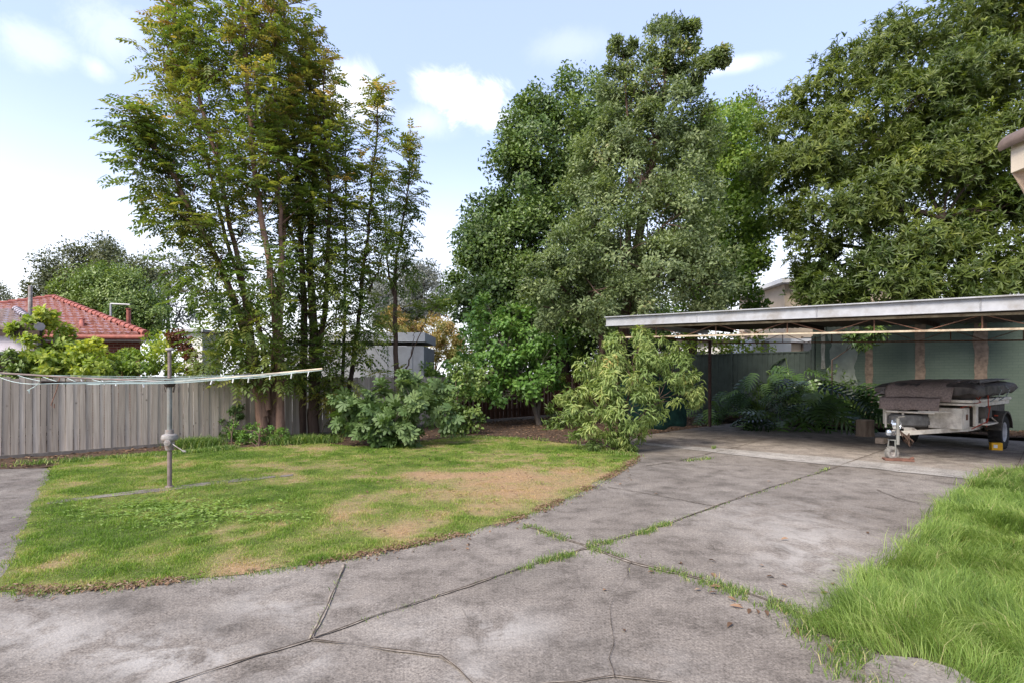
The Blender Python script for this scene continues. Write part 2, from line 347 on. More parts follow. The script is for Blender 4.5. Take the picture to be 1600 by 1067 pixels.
def pinnate(nl=5):
    v = []; f = []
    def leaf(b, d, l, w):
        d = d / np.linalg.norm(d); s = np.cross(d, [0, 0, 1]); k = len(v)
        v.extend([b, b + d * l * .45 - s * w, b + d * l + np.array([0, 0, -.18 * l]), b + d * l * .45 + s * w]); f.extend([(k, k + 2, k + 1), (k, k + 3, k + 2)])
    for i in range(nl):
        y = .22 + .66 * i / (nl - 1); z = -.30 * y * y
        for sg in (-1, 1): leaf(np.array([0, y, z]), np.array([sg * .9, .5, -.18]), .40 - .08 * abs(i / (nl - 1) - .4), .085)
    leaf(np.array([0, .92, -.26]), np.array([0, 1, -.4]),   .34, .08)
    k = len(v); v.extend([np.array([-.008, 0, 0]), np.array([.008, 0, 0]), np.array([0, .95, -.28])]); f.append((k, k + 1, k + 2))
    return np.array(v), np.array(f)
T_PINN = pinnate(4)
def lobed(n, depth, palmate=False):
    # outline made of narrow lobes either side of a midrib; quads only
    v = []; f = []
    if palmate:
        for a, l, w in ((0, 1, .17), (38, .86, .15), (-38, .86, .15), (82, .62, .13), (-82, .62, .13)):
            a = R(a); d = np.array([math.sin(a), math.cos(a), 0]); s = np.array([math.cos(a), -math.sin(a), 0]); k = len(v)
            v += [np.array([0, 0, 0]), d * l * .5 - s * w * .75 + [0, 0, .03], d * l * .78 - s * w + [0, 0, .02], d * l + [0, 0, -.06], d * l * .78 + s * w + [0, 0, .02], d * l * .5 + s * w * .75 + [0, 0, .03]]
            f += [(k, k + 5, k + 2, k + 1), (k + 5, k + 4, k + 3, k + 2)]
    else:
        for i in range(n):
            y0 = i / n; zz = -.28 * y0 * y0; L_ = .52 * math.sin(math.pi * (.16 + .74 * (i + .5) / n)) ** .8
            ang = R(72 - 55 * y0)
            for sg in (-1, 1):
                d = np.array([sg * math.sin(ang), math.cos(ang), 0]); k = len(v); w = .42 / n
                b = np.array([0, y0, zz]); s_ = np.array([0, 1, 0])
                v += [b, b + s_ / n, b + d * L_ * .6 + s_ * w * 1.5 + [0, 0, .03], b + d * L_ * .6 - s_ * w * .3 + [0, 0, .03],
                      b + d * L_ + s_ * w * .8 + [0, 0, -.05], b + d * L_ + s_ * w * .3 + [0, 0, -.05]]
                f += [(k, k + 1, k + 2, k + 3), (k + 3, k + 2, k + 4, k + 5)]
        k = len(v); v += [np.array([-.02, .9, -.23]), np.array([.02, .9, -.23]), np.array([.05, 1.0, -.28]), np.array([0, 1.16, -.36])]; f += [(k, k + 1, k + 2, k + 3)]
    return np.array(v), np.array(f)
T_PHILO = lobed(8, .5); T_FIG = lobed(0, 0, True)

def stamp(T, pos, d, nrm, ln, wd, tint):
    tv, tf = T; d = norm(d); x = norm(np.cross(d, nrm)); z = np.cross(x, d)
    m = len(pos); k = len(tv); ln = np.broadcast_to(ln, m); wd = np.broadcast_to(wd, m)
    v = pos[:, None, :] + x[:, None, :] * (tv[None, :, 0:1] * wd[:, None, None]) + d[:, None, :] * (tv[None, :, 1:2] * ln[:, None, None]) + z[:, None, :] * (tv[None, :, 2:3] * ln[:, None, None])
    f = tf[None] + (np.arange(m) * k)[:, None, None]
    return v.reshape(-1, 3), f.reshape(-1, tf.shape[1]), np.repeat(np.clip(tint, 0, 1), k)
def rdir(n):
    return norm(rng.normal(size=(n, 3)))
class Leaves:
    def __init__(s): s.v = []; s.f = []; s.t = []; s.n = 0
    def add(s, v, f, t): s.v.append(v); s.f.append(f + s.n); s.t.append(t); s.n += len(v)
    def build(s, name, mat, parent=None, smooth=False): return npmesh(name, np.vstack(s.v), np.vstack(s.f), mat, parent, np.concatenate(s.t), smooth)

def curve(a, b, sag=.1, n=4, wob=.06):
    a = np.asarray(a); b = np.asarray(b); L_ = np.linalg.norm(b - a)
    return [a + (b - a) * t + UP * sag * L_ * math.sin(math.pi * t) + (rng.random(3) - .5) * L_ * wob * (0 < t < 1) for t in np.linspace(0, 1, n)]
def clump_tree(root, clumps, stems, mat, bark, T=T_LEAF, ln=.11, wd=.06, per=10, sub=30, subr=.36, dens=1.0, hang=0.0, tbase=.4, ttop=.0, whorl=0, brr=.05, twig=True, inner=.66, smooth=False, trunk='trunk'):
    """clumps: (centre, radius xyz); leaves gather in many sub-clumps through each; limbs run from the stems to them."""
    W = Leaves(); tb = MB()
    zs = [c[0][2] + c[1][2] for c in clumps]; z0 = min(c[0][2] - c[1][2] for c in clumps); z1 = max(zs)
    nodes = []
    for pts, rads in stems:
        tb.tube(pts, rads, 9)
        for p, r_ in zip(pts, rads): nodes.append((np.asarray(p, float), r_))
    NP = np.array([n[0] for n in nodes])
    for c, r in clumps:
        c = np.asarray(c, float); r = np.asarray(r, float); rm = float(np.mean(r))
        cand = np.linalg.norm(NP - (c - UP * rm * .5), axis=1) + np.maximum(0, NP[:, 2] - c[2]) * 2
        j = int(np.argmin(cand)); br0 = min(nodes[j][1] * .7, brr)
        pth = curve(NP[j], c, .08, 5); tb.tube(pth, list(np.linspace(br0, br0 * .35, 5)), 6)
        k = max(8, int(sub * rm ** 1.7)); dd = rdir(k); fr = (inner + (1 - inner) * rng.random(k) ** .45)[:, None]
        sc = c + dd * fr * r
        sr = subr * (.6 + .8 * rng.random(k)) * min(rm, 1.5) ** .5
        if twig:
            for q in sc[::2]:
                st = pth[rnd.randint(2, 4)]; tb.tube(curve(st, q, .06, 3), [br0 * .3, br0 * .2, br0 * .08], 4, False)
        cl_t = (rng.random(k) - .5) * .35 + rng.normal(0, .09)
        m = int(per * dens)
        o = norm(rng.normal(size=(k, m, 3)) * [1, 1, .75]); rad = (rng.random((k, m, 1)) ** .5) * sr[:, None, None]
        pos = (sc[:, None, :] + o * rad).reshape(-1, 3)
        out = norm(o.reshape(-1, 3) * .8 + np.repeat(dd, m, 0) * .7)
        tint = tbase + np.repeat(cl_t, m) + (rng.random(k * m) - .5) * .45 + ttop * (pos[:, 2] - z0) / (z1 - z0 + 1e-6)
        if whorl:
            pos = np.repeat(pos, whorl, 0); tint = np.repeat(tint, whorl) + (rng.random(len(pos)) - .5) * .2; ax = norm(np.repeat(out, whorl, 0) + UP * .5)
            ra = rdir(len(pos)); ra = norm(ra - ax * np.sum(ra * ax, 1, keepdims=True))
            d = norm(ra + ax * (.1 + 1.3 * rng.random((len(pos), 1))) + rdir(len(pos)) * .35 - UP * hang); pos = pos + rdir(len(pos)) * .035; nr = norm(ax + np.repeat(np.repeat(dd, m, 0), whorl, 0) * .5 + rdir(len(pos)) * .4)
        else:
            n_ = len(pos); d = norm(out * .7 + rdir(n_) * .9 - UP * hang); nr = norm(UP * .6 + np.repeat(dd, m, 0) * .8 + out * .3 + rdir(n_) * .5)
        n_ = len(pos); s_ = .7 + .6 * rng.random(n_)
        W.add(*stamp(T, pos, d, nr, ln * s_, wd * s_, tint))
    tr = tb.build(trunk, bark, root, True)
    return W.build('crown', mat, root, smooth), tr
def local(root):      # children were built in world space: re-base them on the Empty
    root_l = root.location.copy(); rz = root.rotation_euler.z; mi = (Matrix.Translation(root_l) @ Matrix.Rotation(rz, 4, 'Z')).inverted()
    def walk(o):
        for c in [x for x in COL.objects if x.parent == o]:
            if c.type == 'MESH': c.data.transform(mi)
            walk(c)
    walk(root)
def pc(px, py, y, rpx, ry=None, rz=None):     # a clump seen at a picture place, radius in picture units
    k = y / F; r = rpx * k
    return (P(px, py, y), (r, (ry or r), (rz * k if rz else r)))

# ================================================================== camera, sky, sun
cam = bpy.data.cameras.new('camera'); cam.sensor_width = 36; cam.lens = F / 1600 * 36; cam.shift_y = (HY - 533.5) / 1600; cam.clip_end = 3000; cam.clip_start = .05
co = link(bpy.data.objects.new('camera', cam)); co.location = (0, 0, EYE); co.rotation_euler = (R(90), 0, 0); S.camera = co
SUN_EL, SUN_AZ = R(44), R(218)        # azimuth clockwise from +Y: behind the camera, a little left
w = bpy.data.worlds.new('World'); S.world = w; w.use_nodes = True; nt = w.node_tree; nt.nodes.clear()
class WT(NT):
    def __init__(s): s.t = nt; s.o = s.n('ShaderNodeOutputWorld')
t = WT()
sky = t.n('ShaderNodeTexSky', sky_type='NISHITA'); sky.sun_disc = False; sky.sun_elevation = SUN_EL; sky.sun_rotation = SUN_AZ
sky.air_density = 1.0; sky.dust_density = 1.6; sky.ozone_density = 1.2; sky.altitude = 50
tc = t.n('ShaderNodeTexCoord'); dirv = tc.outputs['Generated']
def cloudmask(px, py, rx, rz, amp=.9, sc=5, lo=.15, hi=1.0, seed=0):
    d = norm(np.array([(px - CX) / F, 1, (HY - py) / F])); right = norm(np.array([d[1], -d[0], 0])); up = np.cross(right, d)
    k = 1 / np.linalg.norm([(px - CX) / F, 1, (HY - py) / F]); rx, rz = rx / F * k, rz / F * k
    def dot(a):
        x = t.n('ShaderNodeVectorMath', operation='DOT_PRODUCT'); t.l(dirv, x.inputs[0]); x.inputs[1].default_value = tuple(a); return x.outputs['Value']
    a = t.math('DIVIDE', dot(right), rx); b = t.math('DIVIDE', dot(up), rz)
    L_ = t.math('SQRT', t.math('ADD', t.math('MULTIPLY', a, a), t.math('MULTIPLY', b, b)))
    back = t.math('LESS_THAN', dot(d), 0.0)
    mp = t.n('ShaderNodeMapping'); t.l(dirv, mp.inputs['Vector']); mp.inputs['Location'].default_value = (seed, seed, seed)
    n = t.noise(sc, 12, mp.outputs['Vector'], .66, .6)
    L_ = t.math('ADD', t.math('ADD', L_, t.math('MULTIPLY', t.math('SUBTRACT', n, .5), amp * 2)), t.math('MULTIPLY', back, 9))
    x = t.n('ShaderNodeMapRange', interpolation_type='SMOOTHSTEP'); t.l(L_, x.inputs['Value'])
    x.inputs['From Min'].default_value = hi; x.inputs['From Max'].default_value = lo; return x.outputs[0]
msk = None
for a in [(735, 156, 72, 44, 1.0, 8, .45, 1.0, 3, 1), (700, 140, 60, 34, 1.1, 10, .2, 1.1, 33, .75), (770, 185, 50, 24, 1.1, 12, .1, 1.2, 37, .6), (60, 72, 75, 40, 1.0, 9, .2, 1.1, 5, .26), (175, 55, 60, 65, 1.1, 9, .2, 1.1, 9, .24), (150, 105, 34, 24, .9, 9, 0, 1.1, 12, .35),
          (545, 155, 60, 55, 1, 8, .2, 1.1, 15, .7), (1152, 101, 60, 15, .7, 9, 0, 1.2, 21, .5), (890, 72, 75, 26, .9, 8, 0, 1.3, 25, .15), (665, 190, 60, 30, .9, 8, 0, 1.2, 27, .3)]:
    c = t.math('MULTIPLY', cloudmask(*a[:9]), a[9]); msk = c if msk is None else t.math('MAXIMUM', msk, c)
# broad thin haze-cloud: bright low in the sky (a stratus veil above the horizon)
sep = t.n('ShaderNodeSeparateXYZ'); t.l(dirv, sep.inputs[0])
veil = t.n('ShaderNodeMapRange', interpolation_type='SMOOTHSTEP'); t.l(t.math('ADD', sep.outputs['Z'], t.math('MULTIPLY', t.noise(1.6, 5, dirv), .12)), veil.inputs['Value'])
veil.inputs['From Min'].default_value = .50; veil.inputs['From Max'].default_value = .06; veil.inputs['To Min'].default_value = 0.0; veil.inputs['To Max'].default_value = .95
SKYK = 1.0; CLOUD = (5.2, 5.3, 5.5)
c = t.mix(veil.outputs[0], t.mix(.5, sky.outputs[0], (3.0, 3.45, 5.5)), CLOUD); c = t.mix(msk, c, (5.7, 5.7, 5.75))
bg = t.n('ShaderNodeBackground'); t.l(c, bg.inputs['Color']); bg.inputs['Strength'].default_value = .12; t.l(bg.outputs[0], t.o.inputs['Surface'])
sl = bpy.data.lights.new('sun', 'SUN'); sl.energy = 2.3; sl.angle = R(24); sl.color = (1, .92, .80)
so = link(bpy.data.objects.new('sun', sl)); so.location = (-5, -8, 20)
sd = Vector((math.sin(SUN_AZ) * math.cos(SUN_EL), math.cos(SUN_AZ) * math.cos(SUN_EL), math.sin(SUN_EL)))
so.rotation_euler = sd.to_track_quat('Z', 'Y').to_euler()
S.view_settings.view_transform = 'Standard'; S.view_settings.look = 'None'; S.view_settings.gamma = 1; S.view_settings.exposure = 1.36
S.cycles.max_bounces = 7; S.cycles.diffuse_bounces = 3; S.cycles.glossy_bounces = 3; S.cycles.transmission_bounces = 4; S.cycles.use_denoising = True

# ================================================================== ground
b = MB(); b.add([(-900, -900, -.06), (900, -900, -.06), (900, 1500, -.06), (-900, 1500, -.06)], [(0, 1, 2, 3)])
tag(b.build('ground', M['soil']), kind='structure')
A = np.array([2.47, 14.0, 0]); C = A + U * 7.35                       # carport front-left and back-left ground corners
def blobs(lst):
    def f(x, y):
        y = np.maximum(y, .3); px = CX + F * x / y; py = HY + F * EYE / y; s = 0
        for bx, by, rx, ry, k in lst: s = s + k * np.exp(-((px - bx) / rx) ** 2 - ((py - by) / ry) ** 2)
        return np.clip(s, 0, 1)
    return f
stain = blobs([(260, 1030, 130, 40, 1), (640, 1000, 60, 30, .35), (780, 985, 90, 26, .8), (60, 985, 120, 40, .7), (440, 945, 110, 30, .55), (1020, 1040, 70, 25, .4), (1260, 860, 90, 45, .8), (450, 1040, 60, 20, .8), (740, 1055, 40, 30, .6), (1200, 800, 120, 25, .4)])
grime = blobs([(860, 1045, 110, 45, 1), (360, 985, 60, 25, .6), (1120, 770, 160, 30, .45), (200, 940, 70, 20, .6), (820, 900, 120, 30, .35), (990, 905, 60, 20, .4), (1010, 720, 60, 18, .8)])
drive = [(-13, -3.5), (10.5, -3.5), tuple((A + V * 12)[:2]), tuple(A[:2]), tuple(G(985, 690)[:2]), tuple(G(760, 700)[:2]), tuple(G(60, 745)[:2]), tuple(G(-260, 760)[:2])]
sheet('driveway', drive, 0, M['concrete'], .18, attrs={'stain': stain, 'grime': grime})
slabp = [A + V * 12, A + U * 7.35 + V * 12, C, A + U * 2.5, A + U * .0]
sgr = blobs([(1120, 690, 110, 18, .8), (1300, 690, 80, 12, .5), (1490, 712, 90, 14, 1), (1010, 705, 60, 18, 1), (1250, 665, 90, 9, .9), (1420, 690, 60, 9, .6)])
sst = blobs([(1150, 672, 90, 8, .35), (1480, 725, 80, 10, .4)])
sheet('carport_slab', [p[:2] for p in slabp], .004, M['slab'], .2, attrs={'stain': sst, 'grime': sgr})
edge = []
ap = [A + V * (1.0 + .35 * i) + U * (.18 + .55 * min(1, i / 11)) + U * (vnoise(i * .7, 1) - .5) * .16 for i in range(31)][::-1]
ap = [A + V * (1.0 + .35 * i) - U * (.12 + .18 * vnoise(i * .8, 3) * min(1, i / 6)) for i in range(31)] + ap
sheet('worn_drip_strip', [p[:2] for p in ap], .008, M['apron'], .2, attrs={'stain': lambda x, y: x * 0 + .2, 'grime': sgr})
pathp = [G(80, 731), G(0, 915), G(-130, 1240), G(-900, 1240), G(-500, 760), G(-100, 735)]
sheet('path', [p[:2] for p in pathp], .004, M['path'], .2, attrs={'stain': lambda x, y: x * 0 + .15, 'grime': lambda x, y: x * 0 + .3})

# joints and cracks: ribbons of dirt with worn lips
def ribbon(pts, w, wob=.02, seg=.06, z=.012, rag=.6, seed=1):
    P_ = [np.array(p[:2]) for p in pts]; q = []
    for a, b in zip(P_[:-1], P_[1:]):
        n = max(2, int(np.linalg.norm(b - a) / seg)); q += [a + (b - a) * i / n for i in range(n)]
    q.append(P_[-1]); q = np.array(q); d = norm(np.gradient(q, axis=0)); nrm = np.stack([-d[:, 1], d[:, 0]], 1); s = np.arange(len(q)) * seg
    q = q + nrm * ((fbm(s * 1.3, s * 0, seed) - .5) * 2 * wob + (fbm(s * 6, s * 0, seed + 9, 2) - .5) * wob)[:, None]
    w1 = w * np.maximum(.02, 1 - rag * fbm(s * 4, s * 0 + 3, seed + 3)); w2 = w * np.maximum(.02, 1 - rag * fbm(s * 4, s * 0 + 7, seed + 5))
    v = np.vstack([q + nrm * w1[:, None], q - nrm * w2[:, None]]); n = len(q); v = np.hstack([v, np.full((2 * n, 1), z)])
    return v, np.array([(i, i + 1, n + i + 1, n + i) for i in range(n - 1)])
JD = [G(120, 1120), G(270, 1067), G(485, 1000)]
J = [([G(485, 1000), G(560, 972), G(690, 930), G(790, 896), G(880, 867)], .014, .012), ([G(880, 867), G(1048, 816)], .02, .02), ([G(1048, 816), G(1170, 772), G(1290, 735), G(1405, 694)], .017, .012), (JD, .014, .014),
     ([G(541, 882), G(512, 945), G(485, 1000)], .013, .01), ([G(485, 1000), G(690, 1025), G(745, 1075)], .012, .012), ([G(820, 822), G(905, 850), G(985, 878), G(1100, 905), G(1190, 935), G(1262, 965), G(1330, 1000)], .022, .02),
     ([G(745, 1075), G(900, 1068), G(960, 1057), G(1050, 1068)], .012, .01), ([G(985, 878), G(972, 905), G(957, 930), G(950, 965), G(955, 1000), G(948, 1030), G(960, 1060)], .008, .05), ([G(950, 761), G(1010, 771), G(1130, 793)], .010, .01), ([G(1130, 793), G(1245, 812), G(1340, 832)], .006, .015),
     ([G(1370, 765), G(1400, 777), G(1440, 787)], .012, .02), ([G(1010, 727), G(1050, 722), G(1140, 701), G(1240, 674)], .014, .012), ([G(1040, 722), G(1140, 737)], .007, .01), ([G(1580, 745), G(1596, 715), G(1605, 695)], .015, .01), ([G(-30, 823), G(42, 818)], .008, .01),
     ([G(1105, 845), G(1118, 862)], .005, .01), ([G(720, 950), G(735, 985)], .003, .02), ([G(1150, 945), G(1220, 985), G(1262, 1012)], .003, .02)]
vv = []; ff = []; n = 0; lv = []; lf = []; ln_ = 0
for i, (p, w_, wob) in enumerate(J):
    v, f = ribbon(p, w_ * .5, wob, rag=1.1, seed=i * 3 + 1); vv.append(v); ff.append(f + n); n += len(v)
    if w_ > .009:
        v, f = ribbon(p, w_ * 2.5, wob, z=.009, rag=1.45, seed=i * 3 + 1); lv.append(v); lf.append(f + ln_); ln_ += len(v)
tag(npmesh('concrete_joints', np.vstack(vv), np.vstack(ff), M['joint']), kind='structure')
tag(npmesh('joint_edges', np.vstack(lv), np.vstack(lf), M['lip']), kind='structure')

# ---- lawn
LAWN = [(80, 731), (60, 780), (30, 845), (0, 921), (60, 925), (120, 921), (200, 915), (300, 905), (400, 893), (450, 886), (540, 872), (640, 852), (720, 834), (800, 812), (850, 793), (900, 772), (950, 745), (985, 724), (995, 712), (985, 703), (950, 699), (900, 694), (860, 690), (800, 684), (750, 680), (700, 684), (640, 692), (560, 698), (500, 692), (440, 697), (380, 699), (320, 701), (240, 706), (160, 713), (100, 719)]
lawn = [G(*p)[:2] for p in LAWN]
dryb = blobs([(760, 760, 150, 26, .75), (620, 808, 130, 22, .62), (880, 745, 90, 22, .6), (690, 740, 90, 12, .45), (820, 790, 110, 20, .6), (560, 780, 60, 12, .4), (330, 895, 120, 10, .45), (950, 722, 40, 12, .3), (250, 912, 90, 5, .5), (420, 893, 90, 6, .6), (560, 868, 80, 6, .55), (680, 845, 80, 6, .5), (770, 822, 60, 8, .5), (60, 922, 40, 4, .4), (270, 722, 60, 5, .3), (450, 750, 40, 10, .35), (520, 830, 50, 10, .25)])
lush = blobs([(300, 795, 120, 18, .5), (110, 800, 90, 60, .3), (360, 860, 130, 22, .35), (560, 760, 70, 14, .3), (480, 790, 40, 20, .4), (930, 715, 40, 8, .4), (680, 850, 50, 14, .2)])
def dry(x, y):
    n = fbm(x * .9, y * .9, 40, 5); m = fbm(x * 3.5, y * 3.5, 50, 3)
    return np.clip(.30 + (dryb(x, y) - lush(x, y) * .5) * .62 + (n - .5) * 1.0 + (m - .5) * .95, 0, 1)
sheet('lawn', lawn, .006, M['thatch'], .12, jitter=.08, attrs={'tint': dry})
def scatter(poly, n, pad=.0):
    B = np.array(poly); x = rng.uniform(B[:, 0].min() - pad, B[:, 0].max() + pad, n); y = rng.uniform(B[:, 1].min() - pad, B[:, 1].max() + pad, n)
    j = (rng.random((n, 2)) - .5) * 2 * pad; k = inside(B, x + j[:, 0], y + j[:, 1]); return x[k], y[k]
def blades(x, y, z, h, wd, lean, tint, leandir=None):
    n = len(x); a = rng.random(n) * 2 * math.pi if leandir is None else leandir
    l = np.stack([np.cos(a), np.sin(a), np.zeros(n)], 1) * (h * lean)[:, None]; b = np.stack([x, y, np.broadcast_to(z, n)], 1)
    fa = rng.random(n) * math.pi; s = np.stack([np.cos(fa), np.sin(fa), np.zeros(n)], 1) * (wd / 2)[:, None]; hz = h[:, None] * UP
    v = np.stack([b - s, b + s, b + l * .35 + hz * .6 + s * .75, b + l * .35 + hz * .6 - s * .75, b + l + hz * (1 - .35 * np.minimum(lean, 1.2)[:, None]) + s * .1, b + l + hz * (1 - .35 * np.minimum(lean, 1.2)[:, None]) - s * .1], 1)
    f = (np.arange(n) * 6)[:, None, None] + np.array([(0, 1, 2, 3), (3, 2, 4, 5)])[None]
    return v.reshape(-1, 3), f.reshape(-1, 4), np.repeat(np.clip(tint, 0, 1), 6)
x, y = scatter(lawn, 900000, .09); keep = rng.random(len(x)) < np.clip((5.0 / y) ** 1.1, .25, 1) * .85; x, y = x[keep], y[keep]
d_ = dry(x, y); keep = rng.random(len(x)) < 1.0 - .2 * np.clip((d_ - .35) * 2.2, 0, 1); x, y, d_ = x[keep], y[keep], d_[keep]
tuf = fbm(x * 4.5, y * 4.5, 80, 3); tuf2 = fbm(x * 1.4, y * 1.4, 90, 3)
h = (.018 + .05 * np.clip((tuf - .36) * 2.6, 0, 1) * np.clip((tuf2 - .2) * 2, .25, 1.3)) * (1 - .55 * d_) * (.6 + .7 * rng.random(len(x)))
far = np.clip(y / 7, 1, 2)
GR = Leaves(); GR.add(*blades(x, y, .004, h, .0052 * far, .35 + .7 * rng.random(len(x)), d_ + (rng.random(len(x)) - .5) * .55 - .12 * (tuf - .5)))
# broadleaf weeds patch in front of the hoist
wx = rng.normal(0, 1, 900) * 85 + 290; wy = rng.normal(0, 1, 900) * 13 + 797
wp = np.array([G(a, b_, .03) for a, b_ in zip(wx, wy)]); a = rng.random(900) * 6.283
GR2 = Leaves(); GR2.add(*stamp(T_LANCE, wp, np.stack([np.cos(a), np.sin(a), .25 + 0 * a], 1), np.tile(UP, (900, 1)) + rdir(900) * .3, .045 + .04 * rng.random(900), .025, .2 + .45 * rng.random(900)))
tag(GR.build('lawn_grass', M['grass']), kind='stuff'); tag(GR2.build('lawn_weeds', M['long_grass']), kind='stuff')

# ---- long grass at right
LG = [(1645, 735), (1600, 738), (1545, 752), (1500, 775), (1462, 812), (1440, 838), (1405, 872), (1365, 892), (1335, 910), (1318, 940), (1290, 965), (1262, 985), (1300, 1003), (1360, 1015), (1385, 1030), (1440, 1030), (1480, 1045), (1515, 1075), (1560, 1180), (2100, 1180), (1900, 735)]
lgp = [G(*p)[:2] for p in LG]
sheet('long_grass_bed', lgp, .016, M['thatch'], .15, jitter=.08, attrs={'tint': lambda x, y: .1 + 0 * x})
x, y = scatter(lgp, 330000, .12); keep = (x < y * 1.12 + .4) & (y > 1.9); x, y = x[keep], y[keep]
tu = fbm(x * 2.2, y * 2.2, 120, 3); tu2 = fbm(x * 7, y * 7, 130, 2)
h = (.07 + .30 * np.clip((tu - .25) * 1.7, 0, 1)) * (.55 + .6 * rng.random(len(x))); ld = fbm(x * 1.5, y * 1.5, 140, 3) * 14 + rng.normal(0, .7, len(x))
GR = Leaves(); GR.add(*blades(x, y, .01, h * .92, .0034 * np.clip(y / 4, 1, 2.2), .4 + .9 * rng.random(len(x)), .38 + (tu2 - .5) * .7 + (rng.random(len(x)) - .5) * .5 + (rng.random(len(x)) < .04) * .5, ld))
tag(GR.build('long_grass', M['long_grass']), kind='stuff')
# tufts in the joints, along the fence and beside the lawn edge
tp = []
for pts, n, hh, sp in [([G(820, 822), G(905, 850), G(985, 878)], 1100, .045, .05), ([G(985, 878), G(1100, 908), G(1190, 938), G(1262, 968)], 1900, .05, .06), ([G(840, 880), G(895, 866)], 420, .06, .04), ([G(895, 848), G(960, 848)], 260, .05, .04), ([G(1000, 836), G(1046, 818)], 420, .055, .035), ([G(812, 890), G(830, 886)], 80, .05, .03),
                       ([G(880, 868), G(1048, 817)], 500, .035, .03), ([G(560, 972), G(790, 896), G(880, 868)], 160, .03, .02), ([G(1050, 815), G(1290, 735)], 260, .03, .025), ([G(485, 1000), G(541, 882)], 60, .025, .015),
                       ([G(*p) for p in LAWN[3:19]] and ([G(p[0], p[1] + 2) for p in LAWN[3:19]], 2600, .035, .05)),
                       ([G(1262, 985), G(1330, 1010), G(1335, 1075)], 1300, .09, .09), ([G(1072, 720), G(1110, 716)], 170, .07, .05), ([G(1112, 702), G(1120, 698)], 60, .09, .03), ([G(1535, 765), G(1570, 742)], 900, .22, .12), ([G(1283, 735), G(1296, 731)], 60, .04, .03), ([G(20, 727), G(300, 708), G(360, 700)], 2400, .12, .12), ([G(280, 699), G(335, 696)], 1700, .28, .16),
                       ([G(430, 693), G(520, 690)], 1800, .26, .14), ([G(900, 700), G(990, 712)], 700, .09, .10), ([G(700, 682), G(860, 688)], 700, .10, .15), ([G(1400, 875), G(1320, 935)], 500, .07, .10)]:
    pts = [p[:2] for p in pts]; seg = rng.integers(0, len(pts) - 1, n); tt = rng.random(n)[:, None]; a_ = np.array(pts)
    q = a_[seg] + (a_[seg + 1] - a_[seg]) * tt + rng.normal(0, sp, (n, 2)); cl = fbm(q[:, 0] * 5, q[:, 1] * 5, 77, 2); q = q[cl > .38]; n = len(q)
    tp.append(blades(q[:, 0], q[:, 1], .0, hh * (.4 + .8 * rng.random(n)), .005 * np.clip(q[:, 1] / 5, 1, 2.4), .3 + .8 * rng.random(n), .02 + .36 * rng.random(n) * (.35 if hh in (.12, .28, .26) else 1) + (hh > .2 and hh < .25) * .25 + (rng.random(n) < .16) * .75))
GR = Leaves(); [GR.add(*a) for a in tp]; tag(GR.build('joint_weeds', M['long_grass']), kind='stuff')
EDGE = np.array([G(*p)[:2] for p in LAWN[3:19]])
def along(pl, n, sp):
    sl = np.linalg.norm(np.diff(pl, axis=0), axis=1); k = rng.choice(len(sl), n, p=sl / sl.sum()); return pl[k] + (pl[k + 1] - pl[k]) * rng.random((n, 1)) + rng.normal(0, sp, (n, 2))
q = along(EDGE, 5200, .05); q = q[fbm(q[:, 0] * 2.5, q[:, 1] * 2.5, 61, 3) > .46]; m = len(q); a = rng.random(m) * 6.283
W = Leaves(); W.add(*stamp(T_LANCE, np.hstack([q, np.full((m, 1), .012)]), np.stack([np.cos(a), np.sin(a), rng.normal(0, .2, m)], 1), np.tile(UP, (m, 1)) + rdir(m) * .4, .02 + .035 * rng.random(m), .014, .35 + .6 * rng.random(m)))
tag(W.build('edge_litter', L['dead']), kind='stuff')
# clothes-hoist footing strip
fs = [G(73, 788), G(160, 778), G(270, 766), G(380, 752), G(430, 746), G(428, 743.5), G(375, 747.5), G(265, 761), G(155, 774), G(80, 783)]
sheet('concrete_strip', [p[:2] for p in fs], .012, M['concrete'], .1, jitter=.02, attrs={'stain': lambda x, y: x * 0, 'grime': lambda x, y: x * 0 + .4})
fs = [G(436, 746), G(458, 743.5), G(458, 741), G(440, 743)]
sheet('concrete_strip', [p[:2] for p in fs], .012, M['concrete'], .1, attrs={'stain': lambda x, y: x * 0, 'grime': lambda x, y: x * 0 + .3})
fs = [G(1352, 1045), G(1375, 1030), G(1440, 1036), G(1490, 1052), G(1540, 1085), G(1540, 1120), G(1350, 1120)]
sheet('paving_stone', [p[:2] for p in fs], .03, M['concrete'], .1, attrs={'stain': lambda x, y: x * 0 + .4, 'grime': lambda x, y: x * 0 + .1})

# ---- garden beds
def mound(x, y): return .05 * fbm(x * 1.5, y * 1.5, 200, 4)
bedA = [G(-300, 742), G(60, 728), G(160, 716), G(240, 710), G(320, 705), G(380, 701), G(440, 695), G(500, 690), G(560, 696), G(640, 690), G(700, 682), G(750, 678), G(800, 682), G(860, 688), G(900, 693), G(960, 700), G(985, 701), A + U * .4, A + U * 7.3, np.array([7.6, 21.8, 0]), np.array([4.9, 25.2, 0]), np.array([-14, 8, 0]), np.array([-14, 6.5, 0])]
sheet('garden_bed', [p[:2] for p in bedA], -.045, M['bed'], .22, zf=mound)
bedB = [C - V * 1.5 + U * .05, C + V * 11, C + V * 11 + U * 2.1, C - V * 1.5 + U * 2.1]
sheet('garden_bed', [p[:2] for p in bedB], .02, M['bed'], .22, zf=lambda x, y: mound(x, y) * 3)
